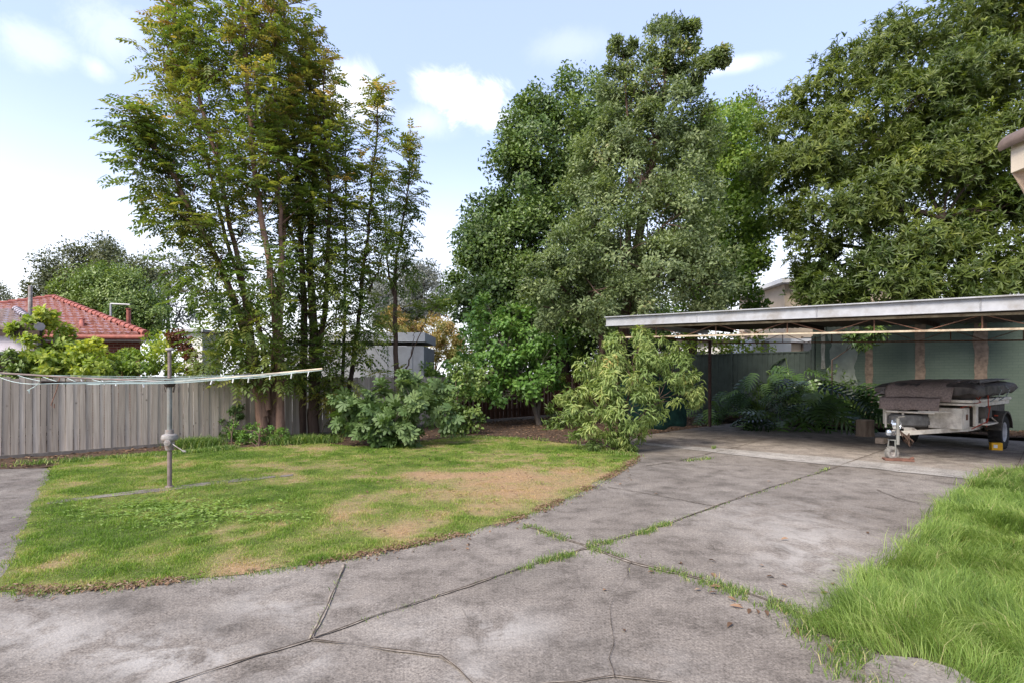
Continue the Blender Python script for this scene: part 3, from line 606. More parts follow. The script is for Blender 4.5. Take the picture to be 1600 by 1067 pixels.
# dead leaves
def litter(n, poly, z, ln, wd, mat='dead', zf=None):
    x, y = scatter(poly, n); m = len(x); a = rng.random(m) * 6.283
    zz = z + (zf(x, y) if zf else 0) + .006
    return stamp(T_LANCE, np.stack([x, y, np.broadcast_to(zz, m)], 1), np.stack([np.cos(a), np.sin(a), rng.normal(0, .15, m)], 1), np.tile(UP, (m, 1)) + rdir(m) * .35, ln * (.6 + .8 * rng.random(m)), wd, rng.random(m) * .9)
W = Leaves(); W.add(*litter(16000, [p[:2] for p in bedA], -.04, .09, .045, zf=mound)); W.add(*litter(7000, [p[:2] for p in bedB], .03, .10, .05, zf=lambda x, y: mound(x, y) * 3))
lw = [G(560, 860)[:2], G(990, 722)[:2], G(870, 700)[:2], G(560, 705)[:2]]; W.add(*litter(500, lw, .03, .05, .03))
W.add(*litter(800, [G(0, 930)[:2], G(700, 850)[:2], G(980, 735)[:2], G(1000, 745)[:2], G(720, 862)[:2], G(0, 945)[:2]], .005, .045, .022))
W.add(*litter(24, [G(800, 1060)[:2], G(1260, 1060)[:2], G(1340, 800)[:2], G(1000, 760)[:2]], .006, .06, .03))
cr = [(1160, 945), (1172, 950), (1150, 938), (1185, 958), (1240, 982), (1248, 992), (1300, 1020), (1120, 925), (1065, 893), (1110, 915), (1095, 920), (1200, 962), (1140, 945), (1225, 940), (1295, 925), (1012, 893), (1066, 880), (1107, 874), (1355, 830), (1205, 752), (1220, 842), (1405, 735)]
q = np.array([G(a, b_, .012) for a, b_ in cr]); m = len(q); a = rng.random(m) * 6.283
W.add(*stamp(T_LANCE, q, np.stack([np.cos(a), np.sin(a), rng.normal(.1, .2, m)], 1), np.tile(UP, (m, 1)) + rdir(m) * .5, (.05 + .045 * rng.random(m)), .028, .2 + .75 * rng.random(m)))
tag(W.build('fallen_leaves', L['dead']), kind='stuff')

# ================================================================== fences
def paling_fence(name, label, a, b, z0, z1, mat, step, plinth=True, seed=1):
    root = thing(name, label, 'fence', a); r = random.Random(seed); d = (b - a); Lt = np.linalg.norm(d); d = d / Lt; n = np.array([d[1], -d[0], 0])
    m = MB(); s = 0; i = 0
    while s < Lt:
        w_ = step * r.uniform(.8, 1.25); m.cur = r.random(); off = (.016 if i % 2 else 0) + r.uniform(0, .004); top = z1 + r.uniform(-.03, .014) - (r.random() < .06) * r.uniform(.02, .06); lean = r.gauss(0, .006)
        ax = np.array([d, n, UP + d * lean]); m.box(a + d * (s + w_ / 2) + n * off + UP * (z0 + top) / 2, (w_ - .007, .014, top - z0), ax); s += w_; i += 1
    m.build('palings', mat, root)
    rb = MB()
    for z in (z0 + .3, z1 - .3): rb.box((a + b) / 2 - n * .04 + UP * z, (Lt, .045, .09), (d, n, UP))
    rb.build('rails', mat, root)
    if plinth:
        p = MB(); k = 0
        while k < Lt:
            l_ = min(2.4, Lt - k); p.cur = r.random(); p.box(a + d * (k + l_ / 2) + n * .035 + UP * (-.01 + r.uniform(-.02, .015)), (l_ - .01, .04, .13), (d, n, UP)); k += 2.4
        p.build('plinth_board', M['plinth'], root)
    local(root); return root
FA = np.array([-10.3, 10.96, 0]); FU = U
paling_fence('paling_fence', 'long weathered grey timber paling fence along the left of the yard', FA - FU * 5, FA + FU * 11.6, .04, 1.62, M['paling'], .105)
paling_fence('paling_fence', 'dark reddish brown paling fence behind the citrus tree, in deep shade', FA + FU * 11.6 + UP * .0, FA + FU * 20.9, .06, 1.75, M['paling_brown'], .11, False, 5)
WE = np.array([10.74, 19.44, 0])                                     # left end of the green wall
r_ = thing('metal_fence', 'dark green ribbed steel fence between the paling fence and the green wall', 'fence', WE - V * 4)
m = MB(); k = 0; s = 8.5
while s > .05:
    w_ = .095; m.cur = rnd.random(); a = WE - V * s; m.box(a + V * w_ / 2 + U * (.02 if k % 2 else 0) + UP * 1.29, (w_ + .002, .02, 2.42), (V, U, UP)); s -= w_; k += 1
m.build('ribbed_panel', M['green_steel'], r_)
m = MB(); m.box(WE - V * 4.25 + UP * 2.52, (8.5, .06, .05), (V, U, UP)); m.build('top_rail', M['green_steel'], r_)
for s in (.06, 2.9, 5.7):
    m = MB(); m.box(WE - V * s - U * .04 + UP * 1.3, (.06, .06, 2.6), (V, U, UP)); m.build('post', M['green_steel'], r_)
local(r_)
# green painted brick wall
r_ = thing('brick_wall', 'green painted brick wall with brown bare piers at the back of the carport', 'wall', WE)
m = MB(); m.box(WE + V * 6.5 + U * .12 + UP * 1.75, (13, .22, 3.7), (V, U, UP))
def wuv(p): q = np.array(p) - WE; return (float(q @ V + q @ U * .9), float(p[2]))
m.build('wall', M['green_brick'], r_, uvf=wuv)
m = MB(); m.box(WE + V * .05 - U * .05 + UP * 1.5, (.1, .16, 3.1), (V, U, UP)); m.build('end_post', M['green_steel'], r_)
def ragged(c0, w_, z0, z1, mat, seed, name):
    m = MB(); n = 44; zs = np.linspace(z0, z1, n); l = -w_ / 2 - .12 * w_ * (fbm(zs * 2.2, zs * 0, seed) - .5) * 3; r2 = w_ / 2 + .12 * w_ * (fbm(zs * 2.2, zs * 0, seed + 20) - .5) * 3
    v = [c0 + V * l[i] + UP * zs[i] for i in range(n)] + [c0 + V * r2[i] + UP * zs[i] for i in range(n)]
    v += [p - U * .018 for p in v]; f = []
    for i in range(n - 1): f += [(2 * n + i, 2 * n + i + 1, 3 * n + i + 1, 3 * n + i), (i, 2 * n + i, 2 * n + i + 1, i + 1)[::-1], (n + i, 3 * n + i, 3 * n + i + 1, n + i + 1)]
    m.add(v, f); m.build(name, mat, r_)
def wx(px):      # distance along the wall seen at px
    q = (px - CX) / F; return (10.74 - q * 19.44) / (-.6966 - q * .7175)
ragged(WE + V * wx(1316) + U * .014, .82, .1, 3.5, M['pale_green'], 77, 'render_patch')
for px, wd_, mt, z0 in ((1286, .12, 'pale_stain', 1.9), (1358, .22, 'pier', .1), (1438, .24, 'pier', .1), (1532, .30, 'pier', .1)):
    ragged(WE + V * wx(px) + U * .008, wd_, z0, 3.55, M[mt], int(px), 'pier' if mt == 'pier' else 'render_patch')
local(r_)

# ================================================================== carport
r_ = thing('carport', 'low open carport with zinc fascia and steel truss beams over the concrete slab', 'carport', A)
def zf_(s, t_): return 3.11 - .033 * s + .012 * t_                   # underside level of the roof edge at s along the front, t back
def cp(s, t_, dz=0): return A + V * s + U * t_ + UP * (zf_(s, t_) + dz)
LEN, DEP = 11.0, 5.6
m = MB(); nx = 150
v = []; f = []
for i in range(nx + 1):
    for j in range(2):
        s = LEN * i / nx; v.append(cp(s - .02, .03 + (DEP + .3) * j, (.018 if i % 2 else -.006) - .02))
for i in range(nx): f.append((2 * i, 2 * i + 1, 2 * i + 3, 2 * i + 2))
k = len(v); v += [np.array(p) - UP * .012 for p in v]; f += [tuple(k + q for q in a[::-1]) for a in f]
m.add(v, f); m.build('roof_sheets', M['roof_sheet'], r_)
m = MB(); m.bar(cp(-.05, 0, -.08), cp(LEN, 0, -.08), .03, .21); fo = m.build('fascia', M['zinc'], r_)
m = MB(); m.bar(cp(-.05, -.035, .035), cp(LEN, -.035, .035), .10, .022); m.bar(cp(-.05, -.03, -.188), cp(LEN, -.03, -.188), .05, .012)
for s in (2.45, 4.9, 7.3): m.bar(cp(s, -.02, -.17), cp(s, -.02, .02), .012, .03)
m.build('fascia_lip', M['zinc'], r_)
m = MB(); m.bar(cp(-.05, .1, -.08), cp(-.05, DEP, -.08), .03, .2); m.build('side_fascia', M['zinc'], r_)
def truss(t_, top, bot, s0, s1, pitch, mat):
    m = MB(); m.bar(cp(s0, t_, top), cp(s1, t_, top), .04, .04); m.build('top_chord', mat, r_)
    m = MB(); m.bar(cp(s0, t_, bot), cp(s1, t_, bot), .04, .034); m.build('bottom_chord', mat, r_)
    w_ = MB(); s = s0 + .3
    while s < s1 - pitch:
        w_.tube([cp(s, t_, bot), cp(s + pitch / 2, t_, top)], .009, 5); w_.tube([cp(s + pitch / 2, t_, top), cp(s + pitch, t_, bot)], .009, 5)
        w_.tube([cp(s + pitch / 2, t_, bot), cp(s + pitch / 2, t_, top)], .012, 5); s += pitch
    w_.build('web_braces', M['rust'], r_)
truss(.16, -.23, -.475, .25, LEN, 1.5, M['rust_cream'])
truss(DEP - .15, -.2, -.47, .1, LEN, 1.3, M['rust'])
for s in (.8, 3.4, 6.0, 8.6):
    m = MB(); m.bar(cp(s, .1, -.09), cp(s, DEP, -.09), .05, .10); m.build('purlin', M['bark_dark'], r_)
m = MB(); m.bar(cp(.1, .1, -.40), cp(.1, DEP, -.40), .05, .05); m.tube([cp(.1, 3.2, -.4), cp(.1, 4.1, -1.3)], .016, 6); m.build('side_beam', M['rust'], r_)
for s, t_ in ((.18, .16), (.12, DEP - .2), (LEN - .3, .16)):
    m = MB(); q = A + V * s + U * t_; m.box(q + UP * (zf_(s, t_) - .4) / 2, (.075, .075, zf_(s, t_) - .38), (V, U, UP)); m.build('post', M['dark_post'], r_)
local(r_)
m = MB(); n = 26; h_ = 14; v = []; f = []
for i in range(n + 1):
    t_ = .3 + 3.75 * i / n
    for j in range(h_ + 1):
        zz = .13 + (1.62 - .13) * j / h_; v.append(A + V * (.02 + .05 * math.sin(i * .9 + j * .25) + .05 * (1 - j / h_)) + U * (t_ + .03 * math.sin(j)) + UP * (zz + .03 * math.sin(i * .7) * (1 - j / h_)))
for i in range(n):
    for j in range(h_): q = i * (h_ + 1) + j; f.append((q, q + h_ + 1, q + h_ + 2, q + 1))
m.add(v, f); o = m.build('shade_cloth', M['shade_cloth'], None, True); s_ = o.modifiers.new('thick', 'SOLIDIFY'); s_.thickness = .006
tag(o, 'dark green shade cloth screen hanging at the left side of the carport', 'shade cloth')

# ================================================================== clothes hoist
HB = G(265, 762); r_ = thing('clothes_hoist', 'rusty rotary clothes hoist with four drooping arms on the lawn', 'clothes hoist', HB)
HP = lambda z: HB + UP * z
m = MB(); m.tube([HP(0), HP(.68)], .031, 14); m.tube([HP(0), HP(.035)], [.075, .05], 14); m.build('lower_post', M['brown_pipe'], r_, True)
m = MB(); m.tube([HP(.64), HP(1.52)], .034, 14); m.build('sleeve_post', M['galv'], r_, True)
m = MB(); m.tube([HP(1.5), HP(2.03)], .025, 12); m.build('top_post', M['brown_pipe'], r_, True)
m = MB(); m.lathe([(.0, 2.065), (.05, 2.06), (.058, 2.035), (.05, 2.02), (.0, 2.02)], HB, n=14); m.build('cap', M['grey_cast'], r_, True)
m = MB(); m.lathe([(0, .86), (.055, .86), (.06, .80), (.10, .785), (.115, .74), (.105, .71), (.07, .69), (.062, .60), (.05, .56), (.0, .56)], HB, n=18)
m.lathe([(0, 0), (.045, 0), (.045, .12), (.0, .13)], HP(.68), (.3, -1, 0), 12); m.build('gear_housing', M['grey_cast'], r_, True)
m = MB(); m.tube([HP(.67) + np.array([.06, -.05, 0]), HP(.63) + np.array([.15, -.1, 0]), HP(.565) + np.array([.27, -.12, 0])], .008, 6); m.tube([HP(.565) + np.array([.26, -.12, 0]), HP(.555) + np.array([.31, -.12, 0])], .014, 6); m.build('handle', M['grey_cast'], r_, True)
m = MB(); m.lathe([(0, 1.62), (.045, 1.62), (.075, 1.59), (.075, 1.52), (.05, 1.49), (0, 1.49)], HB, n=14)
for k in range(7): a = rnd.random() * 6.28; m.tube([HP(1.55), HP(1.5) + np.array([math.cos(a) * .07, math.sin(a) * .07, 0]), HP(1.40 + .06 * rnd.random()) + np.array([math.cos(a) * .05, math.sin(a) * .05, 0])], .006, 4)
m.build('hub', M['bark_dark'], r_, True)
ends = []
for ang, Lr, ze, mt in ((-2, 2.28, 1.755, 'rust_cream'), (88, 2.3, 1.69, 'brown_pipe'), (180, 2.6, 1.70, 'brown_pipe'), (270, 2.2, 1.585, 'bark_dark')):
    e = HB + np.array([math.cos(R(ang)), math.sin(R(ang)), 0]) * Lr + UP * ze; s = HP(1.56)
    m = MB(); m.tube([s, s + (e - s) * .5 + UP * -.012, e], .014, 8); m.build('arm', M[mt], r_, True); ends.append((s, e))
for j in range(5):
    t_ = 1 - .14 * j; m = MB()
    for k in range(4):
        a = ends[k][0] + (ends[k][1] - ends[k][0]) * t_; b = ends[(k + 1) % 4][0] + (ends[(k + 1) % 4][1] - ends[(k + 1) % 4][0]) * t_
        m.tube([a + (b - a) * u - UP * (.05 + .03 * ((j + k) % 3)) * 1.6 * u * (1 - u) - UP * .02 for u in np.linspace(0, 1, 7)], .0035, 4, False)
    m.build('clothes_line', M['wire'], r_)
m = MB(); e = ends[3][1]; m.tube([e, e + np.array([-.1, .05, -.05]), e + np.array([-.2, .1, -.08])], .004, 4)
for k in range(5): m.tube([e + np.array([-.2, .1, -.08]), e + np.array([-.2 - .03 * rnd.random(), .1, -.08 - .05 * rnd.random()])], .003, 4)
m.build('loose_line_end', M['wire'], r_)
m = MB(); q = ends[2][0] + (ends[2][1] - ends[2][0]) * .62; m.tube([q, q + np.array([-.01, -.05, -.2]), q + np.array([-.05, -.1, -.42]), q + np.array([0, -.1, -.46]), q + np.array([0, -.1, -.40])], .007, 5); m.build('hanging_hook', M['rust'], r_)
local(r_)
def peg(loc, rz):
    m = MB(); m.box((0, .006, -.02), (.009, .006, .075)); m.box((0, -.006, -.02), (.009, .006, .075)); m.box((0, 0, -.01), (.012, .02, .008))
    return m
pg = None
for k, (u, dz) in enumerate([(.28, 0), (.42, 0), (.52, -.02), (.66, 0), (.8, -.01), (.91, 0)]):
    q = ends[0][0] + (ends[0][1] - ends[0][0]) * u - UP * .035
    if pg is None: pg = peg(q, 0).build('clothes_peg', M['white_plastic']); o = pg
    else: o = pg.copy(); link(o)
    o.location = tuple(q + UP * dz); o.rotation_euler = (rnd.uniform(-.3, .3), rnd.uniform(-.4, .4), rnd.random() * 3)
    tag(o, 'small white plastic peg clipped under the right arm of the clothes hoist', 'clothes peg', 'pegs on the clothes hoist')
for k, u in enumerate((.15, .3, .38, .5)):
    o = pg.copy(); link(o); q = ends[2][0] + (ends[2][1] - ends[2][0]) * u - UP * .04; o.location = tuple(q); o.rotation_euler = (rnd.uniform(-.3, .3), rnd.uniform(-.4, .4), rnd.random() * 3)
    tag(o, 'small white plastic peg clipped under the left arm of the clothes hoist', 'clothes peg', 'pegs on the clothes hoist')

# ================================================================== trailer
OT = np.array([10.58, 13.09, 0]); tf = np.array([-.8, -.6, 0]); tr_ = np.array([.6, -.8, 0]); AX = (tf, tr_, UP)
T3 = lambda x, y, z: OT + tf * x + tr_ * y + UP * z
r_ = thing('camper_trailer', 'dusty cream camper trailer with drawbar and jockey wheel parked under the carport', 'trailer', OT)
def tbox(name, x, y, z, mat, parent=None, bev=.008):
    m = MB(); m.box(T3(sum(x) / 2, sum(y) / 2, sum(z) / 2), (abs(x[1] - x[0]), abs(y[1] - y[0]), abs(z[1] - z[0])), AX); return m.build(name, mat, parent or r_, bevel=bev)
m = MB()
for s in (-1, 1):
    m.bar(T3(-1.3, .6 * s, .50), T3(1.4, .6 * s, .50), .06, .1); m.bar(T3(1.4, .6 * s, .50), T3(3.55, .05 * s, .50), .06, .09)
for x in (-1.2, 0, 1.2): m.bar(T3(x, -.6, .5), T3(x, .6, .5), .05, .08)
m.build('chassis', M['trailer_paint'], r_, bevel=.006)
m = MB(); m.bar(T3(0, -.8, .375), T3(0, .8, .375), .05, .05)
for s in (-.6, .6): m.bar(T3(-.45, s, .42), T3(.45, s, .42), .06, .04)
m.build('axle', M['trailer_dark'], r_)
tub = tbox('tub', (-1.25, 1.4), (-.72, .72), (.56, 1.02), M['trailer_dark'])
tbox('side_rail', (-1.28, 1.55), (.735, .80), (.99, 1.08), M['trailer_paint']); tbox('side_rail', (-1.28, 1.55), (-.80, -.735), (.99, 1.08), M['trailer_paint'])
for x0, z0, z1 in ((1.28, .58, 1.0), (.72, .60, .99)): tbox('side_post', (x0, x0 + .16), (.725, .785), (z0, z1), M['trailer_paint'])
tbox('step_plate', (.45, 1.3), (.725, .95), (.60, .635), M['trailer_paint'])
m = MB(); m.bar(T3(.5, .93, .63), T3(.9, .74, .95), .03, .01); m.build('stay', M['trailer_paint'], r_)
tbox('storage_box', (.75, 1.25), (.735, .90), (.74, .97), M['trailer_dark'])
tb_ = tbox('toolbox', (1.47, 2.02), (.10, .68), (.53, .975), M['trailer_paint'], bev=.015)
m = MB(); m.box(T3(1.74, .688, .78), (.40, .012, .32), AX); dr = m.build('toolbox_door', M['trailer_paint'], r_, bevel=.004)
m = MB(); m.box(T3(1.74, .70, .78), (.11, .012, .12), AX); m.build('latch', M['rust'], dr)
tbox('side_box', (1.5, 2.02), (-.76, -.60), (.56, 1.05), M['trailer_paint'], bev=.012)
tbox('front_tray', (1.42, 2.0), (-.62, .08), (.50, .56), M['trailer_dark'])
m = MB(); m.lathe([(.19, -.12), (.33, -.125), (.375, -.09), (.385, 0), (.375, .09), (.33, .125), (.19, .12)], T3(2.0, -.26, .675), UP, 36)
for k in range(40):
    a = 6.283 * k / 40; d = np.array([math.cos(a), math.sin(a), 0]); m.box(T3(2.0, -.26, .675 + (.04 if k % 2 else -.04)) + d * .385, (.02, .03, .085), (d, np.cross(UP, d), UP))
sp = m.build('spare_tyre', M['dusty_rubber'], r_, True); m = MB(); m.lathe([(0, .06), (.12, .06), (.19, .11), (.19, -.11), (0, -.11)], T3(2.0, -.26, .675), UP, 24); m.build('rim', M['trailer_dark'], sp, True)
m = MB(); pts = [T3(2.25, -.62, .50), T3(2.25, -.62, .83), T3(2.32, -.58, .865), T3(2.32, .30, .865)]; m.tube(pts, .024, 10); m.tube([T3(2.3, -.28, .86), T3(2.3, -.28, .50)], .022, 10); m.tube([T3(2.3, .0, .885), T3(2.28, .55, .90)], .02, 8); m.build('front_frame', M['trailer_paint'], r_, True)
m = MB(); m.box(T3(2.5, -.1, .50), (.12, .16, .1), AX); m.tube([T3(2.55, -.05, .55), T3(2.7, .16, .49)], .012, 6); m.build('bracket', M['trailer_paint'], r_)
hx = 3.62
m = MB(); m.bar(T3(3.35, 0, .51), T3(3.95, 0, .52), .07, .07); m.lathe([(0, .0), (.045, .0), (.055, .04), (.04, .085), (0, .1)], T3(3.95, 0, .50), UP, 14); m.build('hitch', M['chrome'], r_, True)
m = MB(); m.lathe([(.0, -.05), (.09, -.05), (.09, .05), (0, .05)], T3(3.4, -.04, .66), tr_, 16)
for k in range(9): a = k * .7; m.tube([T3(3.4 + .08 * math.cos(a), -.1 + .02 * k, .68 + .07 * math.sin(a)), T3(3.4 + .1 * math.cos(a + .8), -.09 + .02 * k, .69 + .09 * math.sin(a + .8))], .012, 6)
m.build('winch', M['chrome'], r_, True)
m = MB()
for k in range(6): a0 = rnd.random() * 6; m.tube([T3(3.55, .06, .56), T3(3.5 + .1 * math.sin(a0), .12 + .03 * k, .45 - .02 * k), T3(3.45, .10 + .02 * k, .34 - .02 * k), T3(3.35, .16, .5)], .008, 5)
m.build('wiring_loom', M['bark'], r_, True)
jx, jy = 3.85, .02
jw = MB(); jw.tube([T3(jx - .05, jy + .09, .30), T3(jx - .05, jy + .09, .82)], .03, 12); jw.tube([T3(jx - .05, jy + .09, .84), T3(jx - .05, jy + .21, .86)], .01, 6); jo = jw.build('jockey_stem', M['galv'], r_, True)
m = MB(); m.bar(T3(jx - .03, jy + .055, .38), T3(jx, jy + .07, .13), .05, .012, tr_); m.bar(T3(jx - .03, jy - .055, .38), T3(jx, jy - .07, .13), .05, .012, tr_); m.box(T3(jx - .04, jy, .385), (.07, .15, .015), AX); m.build('fork', M['galv'], jo)
def tyre(c, ax, r0, w_, rr, parent, mt, mr, blocks, name):
    c = np.asarray(c); m = MB(); hw = w_ / 2; m.lathe([(rr, -hw * .8), (r0 * .80, -hw), (r0 * .94, -hw * .93), (r0, -hw * .7), (r0, hw * .7), (r0 * .94, hw * .93), (r0 * .80, hw), (rr, hw * .8)], c, ax, 40)
    x = np.cross(ax, UP); x /= np.linalg.norm(x)
    for k in range(blocks):
        a = 6.283 * k / blocks; d = x * math.cos(a) + UP * math.sin(a); tn = np.cross(ax, d)
        for q in (-.62, 0, .62):
            a2 = a + (.5 if q == 0 else 0) * 6.283 / blocks; d = x * math.cos(a2) + UP * math.sin(a2); tn = np.cross(ax, d); m.box(c + d * (r0 + .004) + ax * hw * q * 1.05, (r0 * .05, 6.283 * r0 / blocks * .62, w_ * .26), (d, tn, ax))
    wh = m.build(name, mt, parent, True); m = MB(); m.lathe([(0, hw * .35), (rr * .35, hw * .4), (rr * .5, hw * .2), (rr * .82, hw * .3), (rr * .9, hw * .75), (rr * 1.04, hw * .82), (rr * 1.04, hw * .6), (rr * .9, -hw * .6), (0, -hw * .6)], c, ax, 32)
    m.build('rim', mr, wh, True); return wh
tyre(T3(jx, jy, .128), norm(np.array([.175, -.97, 0])), .128, .085, .066, jo, M['dusty_rubber'], M['grey_cast'], 14, 'jockey_wheel')
for s in (1, -1):
    tyre(T3(0, .86 * s, .385), tr_ * s, .375, .25, .215, r_, M['rubber'], M['rim'], 26, 'wheel')
    m = MB(); v = []; f = []; n = 16
    for i in range(n + 1):
        a = R(8 + 164 * i / n); 
        for y_, rr in ((.72, .47), (1.0, .47), (1.0, .43)): v.append(T3(math.cos(a) * rr * 1.12, y_ * s, .385 + math.sin(a) * rr))
    for i in range(n): f += [(3 * i, 3 * i + 3, 3 * i + 4, 3 * i + 1), (3 * i + 1, 3 * i + 4, 3 * i + 5, 3 * i + 2)]
    m.add(v, f); o = m.build('mudguard', M['trailer_dark'], r_, True); q = o.modifiers.new('thick', 'SOLIDIFY'); q.thickness = .012
m = MB(); m.box(T3(.56, .93, .78), (.03, .06, .03), AX); m.build('side_marker', M['red_rope'], r_)
tbox('upper_tray', (-1.3, 1.95), (-.84, .84), (1.09, 1.15), M['trailer_paint']); tbox('tray_lip', (1.62, 1.98), (.25, .88), (1.03, 1.075), M['trailer_paint']); tbox('tray_lip', (1.62, 1.98), (-.88, -.62), (1.03, 1.075), M['trailer_paint'])
tbox('tray_lip', (1.66, 2.0), (-.86, -.60), (1.165, 1.195), M['trailer_paint'])
local(r_)
# black canvas load
def drape(name, x0, x1, y0, y1, zf, nx, ny, mat, label, cat, thick=.02, skirt=None):
    m = MB(); v = []; f = []
    for i in range(nx + 1):
        for j in range(ny + 1):
            a = i / nx; b = j / ny; x = x0 + (x1 - x0) * a; y = y0 + (y1 - y0) * b; v.append(T3(x, y, zf(a, b)))
    for i in range(nx):
        for j in range(ny): q = i * (ny + 1) + j; f.append((q, q + 1, q + ny + 2, q + ny + 1))
    m.add(v, f); return m, v, f
m = MB(); nx, ny = 46, 20; v = []; f = []
def prof(b):       # section of the folded tent, a flattened bag: angle b round it
    return math.cos(b), math.sin(b)
for i in range(nx + 1):
    a = i / nx; x = -1.5 + 3.5 * a; e = min(1, (a * 9) ** .5, ((1 - a) * 14 + .25) ** .5); hh = .17 * e
    for j in range(ny):
        b = 6.283 * j / ny; cy, cz = math.cos(b), math.sin(b); w_ = .93 * (abs(cy) ** .35) * math.copysign(1, cy); zz = 1.33 + (.05 * (1 - a)) + hh * (abs(cz) ** .6) * math.copysign(1, cz)
        wr = (vnoise(x * 9, b * 2.5, 3) - .5) * .09 + (vnoise(x * 24, b * 6, 4) - .5) * .035; v.append(T3(x, w_ * (1 + wr * .5), zz + wr * (.8 if cz < .3 else .35)))
for i in range(nx):
    for j in range(ny): q = i * ny + j; f.append((q, i * ny + (j + 1) % ny, (i + 1) * ny + (j + 1) % ny, (i + 1) * ny + j))
f.append(tuple(range(ny))[::-1]); f.append(tuple(nx * ny + j for j in range(ny))); m.add(v, f)
o = m.build('folded_tent', M['canvas'], None, True, origin=T3(0, 0, 1.16)); tag(o, 'crumpled black canvas tent folded flat on top of the trailer', 'tent')
def cloth(name, path, y0, y1, mat, label, cat, ragged_=.03, ny=22):
    # a cloth that follows path (x,z) down over an edge, from y0 to y1
    m = MB(); v = []; f = []; n = len(path)
    for i, (x, z) in enumerate(path):
        for j in range(ny + 1):
            b = j / ny; e = (vnoise(j * .9, i * .2, 8) - .5) * ragged_ * (i / (n - 1)) * 2; sh = (vnoise(i * .8, 3, 9) - .5) * ragged_ * 2
            v.append(T3(x + (vnoise(i * .5, j * .4, 2) - .5) * .03 , y0 + (y1 - y0) * b + sh * (2 * b - 1), z + e + (vnoise(i * .7, j * .6, 5) - .5) * .02))
    for i in range(n - 1):
        for j in range(ny): q = i * (ny + 1) + j; f.append((q, q + 1, q + ny + 2, q + ny + 1))
    m.add(v, f); o = m.build(name, mat, None, True, origin=T3(2, 0, 1)); s = o.modifiers.new('thick', 'SOLIDIFY'); s.thickness = .012; s.offset = 1; return tag(o, label, cat)
cloth('rubber_mat', [(-.2, 1.575), (.4, 1.57), (.9, 1.55), (1.4, 1.535), (1.8, 1.50), (2.02, 1.42), (2.10, 1.30), (2.14, 1.19), (2.17, 1.12)], -.66, .52, M['mat_brown'], 'dark brown rubber mat draped over the front of the black tent', 'mat')
cloth('rubber_mat', [(2.14, 1.20), (2.22, 1.16), (2.26, 1.08), (2.28, .99), (2.30, .91)], -.74, .36, M['mat_brown'], 'lower brown rubber mat hanging in front of the toolbox and spare tyre', 'mat')
cloth('vinyl_flap', [(-1.1, 1.59), (-.4, 1.575), (.3, 1.555), (.9, 1.545), (1.3, 1.53), (1.42, 1.49)], .42, .86, M['canvas_grey'], 'grey vinyl flap lying over the back right of the black tent', 'vinyl sheet', .06)
m = MB()
for a, b, c_ in (((1.75, .72, 1.36), (1.45, .86, 1.10), (2.0, .66, .99)), ((1.0, .88, 1.42), (1.05, .90, 1.0), (1.0, .86, .55)), ((1.0, .88, 1.42), (1.5, .84, 1.16), (1.75, .75, 1.0)), ((1.05, .93, 1.0), (1.2, .92, .68), (1.5, .72, .52))):
    m.tube([T3(*a), (T3(*a) + T3(*b)) / 2 + UP * .01, T3(*b), T3(*c_)], .010, 6)
o = m.build('tie_rope', M['red_rope'], None, True, origin=T3(1.2, .85, 1)); tag(o, 'red rope tied round the right side of the trailer load', 'rope')
for k, (x_, lb) in enumerate(((.35, 'front grey strap looped over the right side of the black tent'), (-.35, 'rear grey strap looped over the right side of the black tent'))):
    m = MB(); m.tube([T3(x_, .60, 1.53), T3(x_, .88, 1.46), T3(x_ + .03, .98, 1.34), T3(x_ + .12, .95, 1.2), T3(x_ + .25, .84, 1.08)], .012, 6); o = m.build('strap', M['blue_grey_strap'], None, True, origin=T3(x_, .9, 1.3)); tag(o, lb, 'strap')
m = MB()
for k in range(5): m.tube([T3(2.02 - .03 * k, -.92 + .05 * k, 1.2 + .04 * k), T3(2.05, -.80 + .04 * k, 1.27 + .03 * k), T3(1.96, -.66, 1.26 + .04 * k)], .022, 6)
o = m.build('rolled_awning', M['canvas_grey'], None, True, origin=T3(2, -.8, 1.25)); tag(o, 'bundle of grey rolled cloth at the left end of the black tent', 'bundle')
# small things on the slab
m = MB(); cq = G(1556, 702.5); e1 = norm(np.array([.93, -.37, 0])); e2 = np.array([.37, .93, 0]); m.box(cq + UP * .085, (.20, .14, .17), (e1, e2, UP)); o = m.build('wheel_chock', M['yellow'], None, bevel=.012, origin=cq)
tag(o, 'small yellow block on the slab against the trailer wheel', 'wheel chock')
m = MB(); m.box(cq - e2 * .0715 + UP * .09 - e1 * .03, (.07, .003, .07), (e1, e2, UP)); p_ = m.build('white_patch', M['white'], o, origin=cq)
m = MB(); m.box(cq + e1 * .105 + UP * .07, (.012, .1, .12), (e1, e2, UP)); m.build('orange_end', M['pier'], o, origin=cq)
m = MB(); q = G(1378, 692); m.box(q + UP * .07, (.30, .2, .14), AX); o = m.build('timber_block', M['timber'], None, bevel=.01, origin=q); tag(o, 'pale timber block on the slab behind the jockey wheel', 'block')
m = MB(); q = G(1403, 719); m.box(q + UP * .022, (.26, .48, .035), (e2, e1, UP)); m.tube([q + e1 * .2 + UP * .04, q + e1 * .26 + UP * .07], .03, 8); o = m.build('board', M['old_board'], None, bevel=.006, origin=q); tag(o, 'flat reddish board under the jockey wheel of the trailer', 'board')
q = G(1352, 681, .0); r_ = thing('cut_log', 'short upright cut log with peeling bark beside the trailer', 'log', q)
m = MB(); v = []; f = []; n = 22
for i, (h0, k0) in enumerate(((0, 1.05), (.12, 1.0), (.28, .97), (.42, 1.0), (.45, .98))):
    for k in range(n): a = 6.283 * k / n; rr = .215 * k0 * (1 + .07 * math.sin(2 * a + 1) + .05 * math.sin(5 * a)); v.append(q + np.array([math.cos(a) * rr, math.sin(a) * rr, h0]))
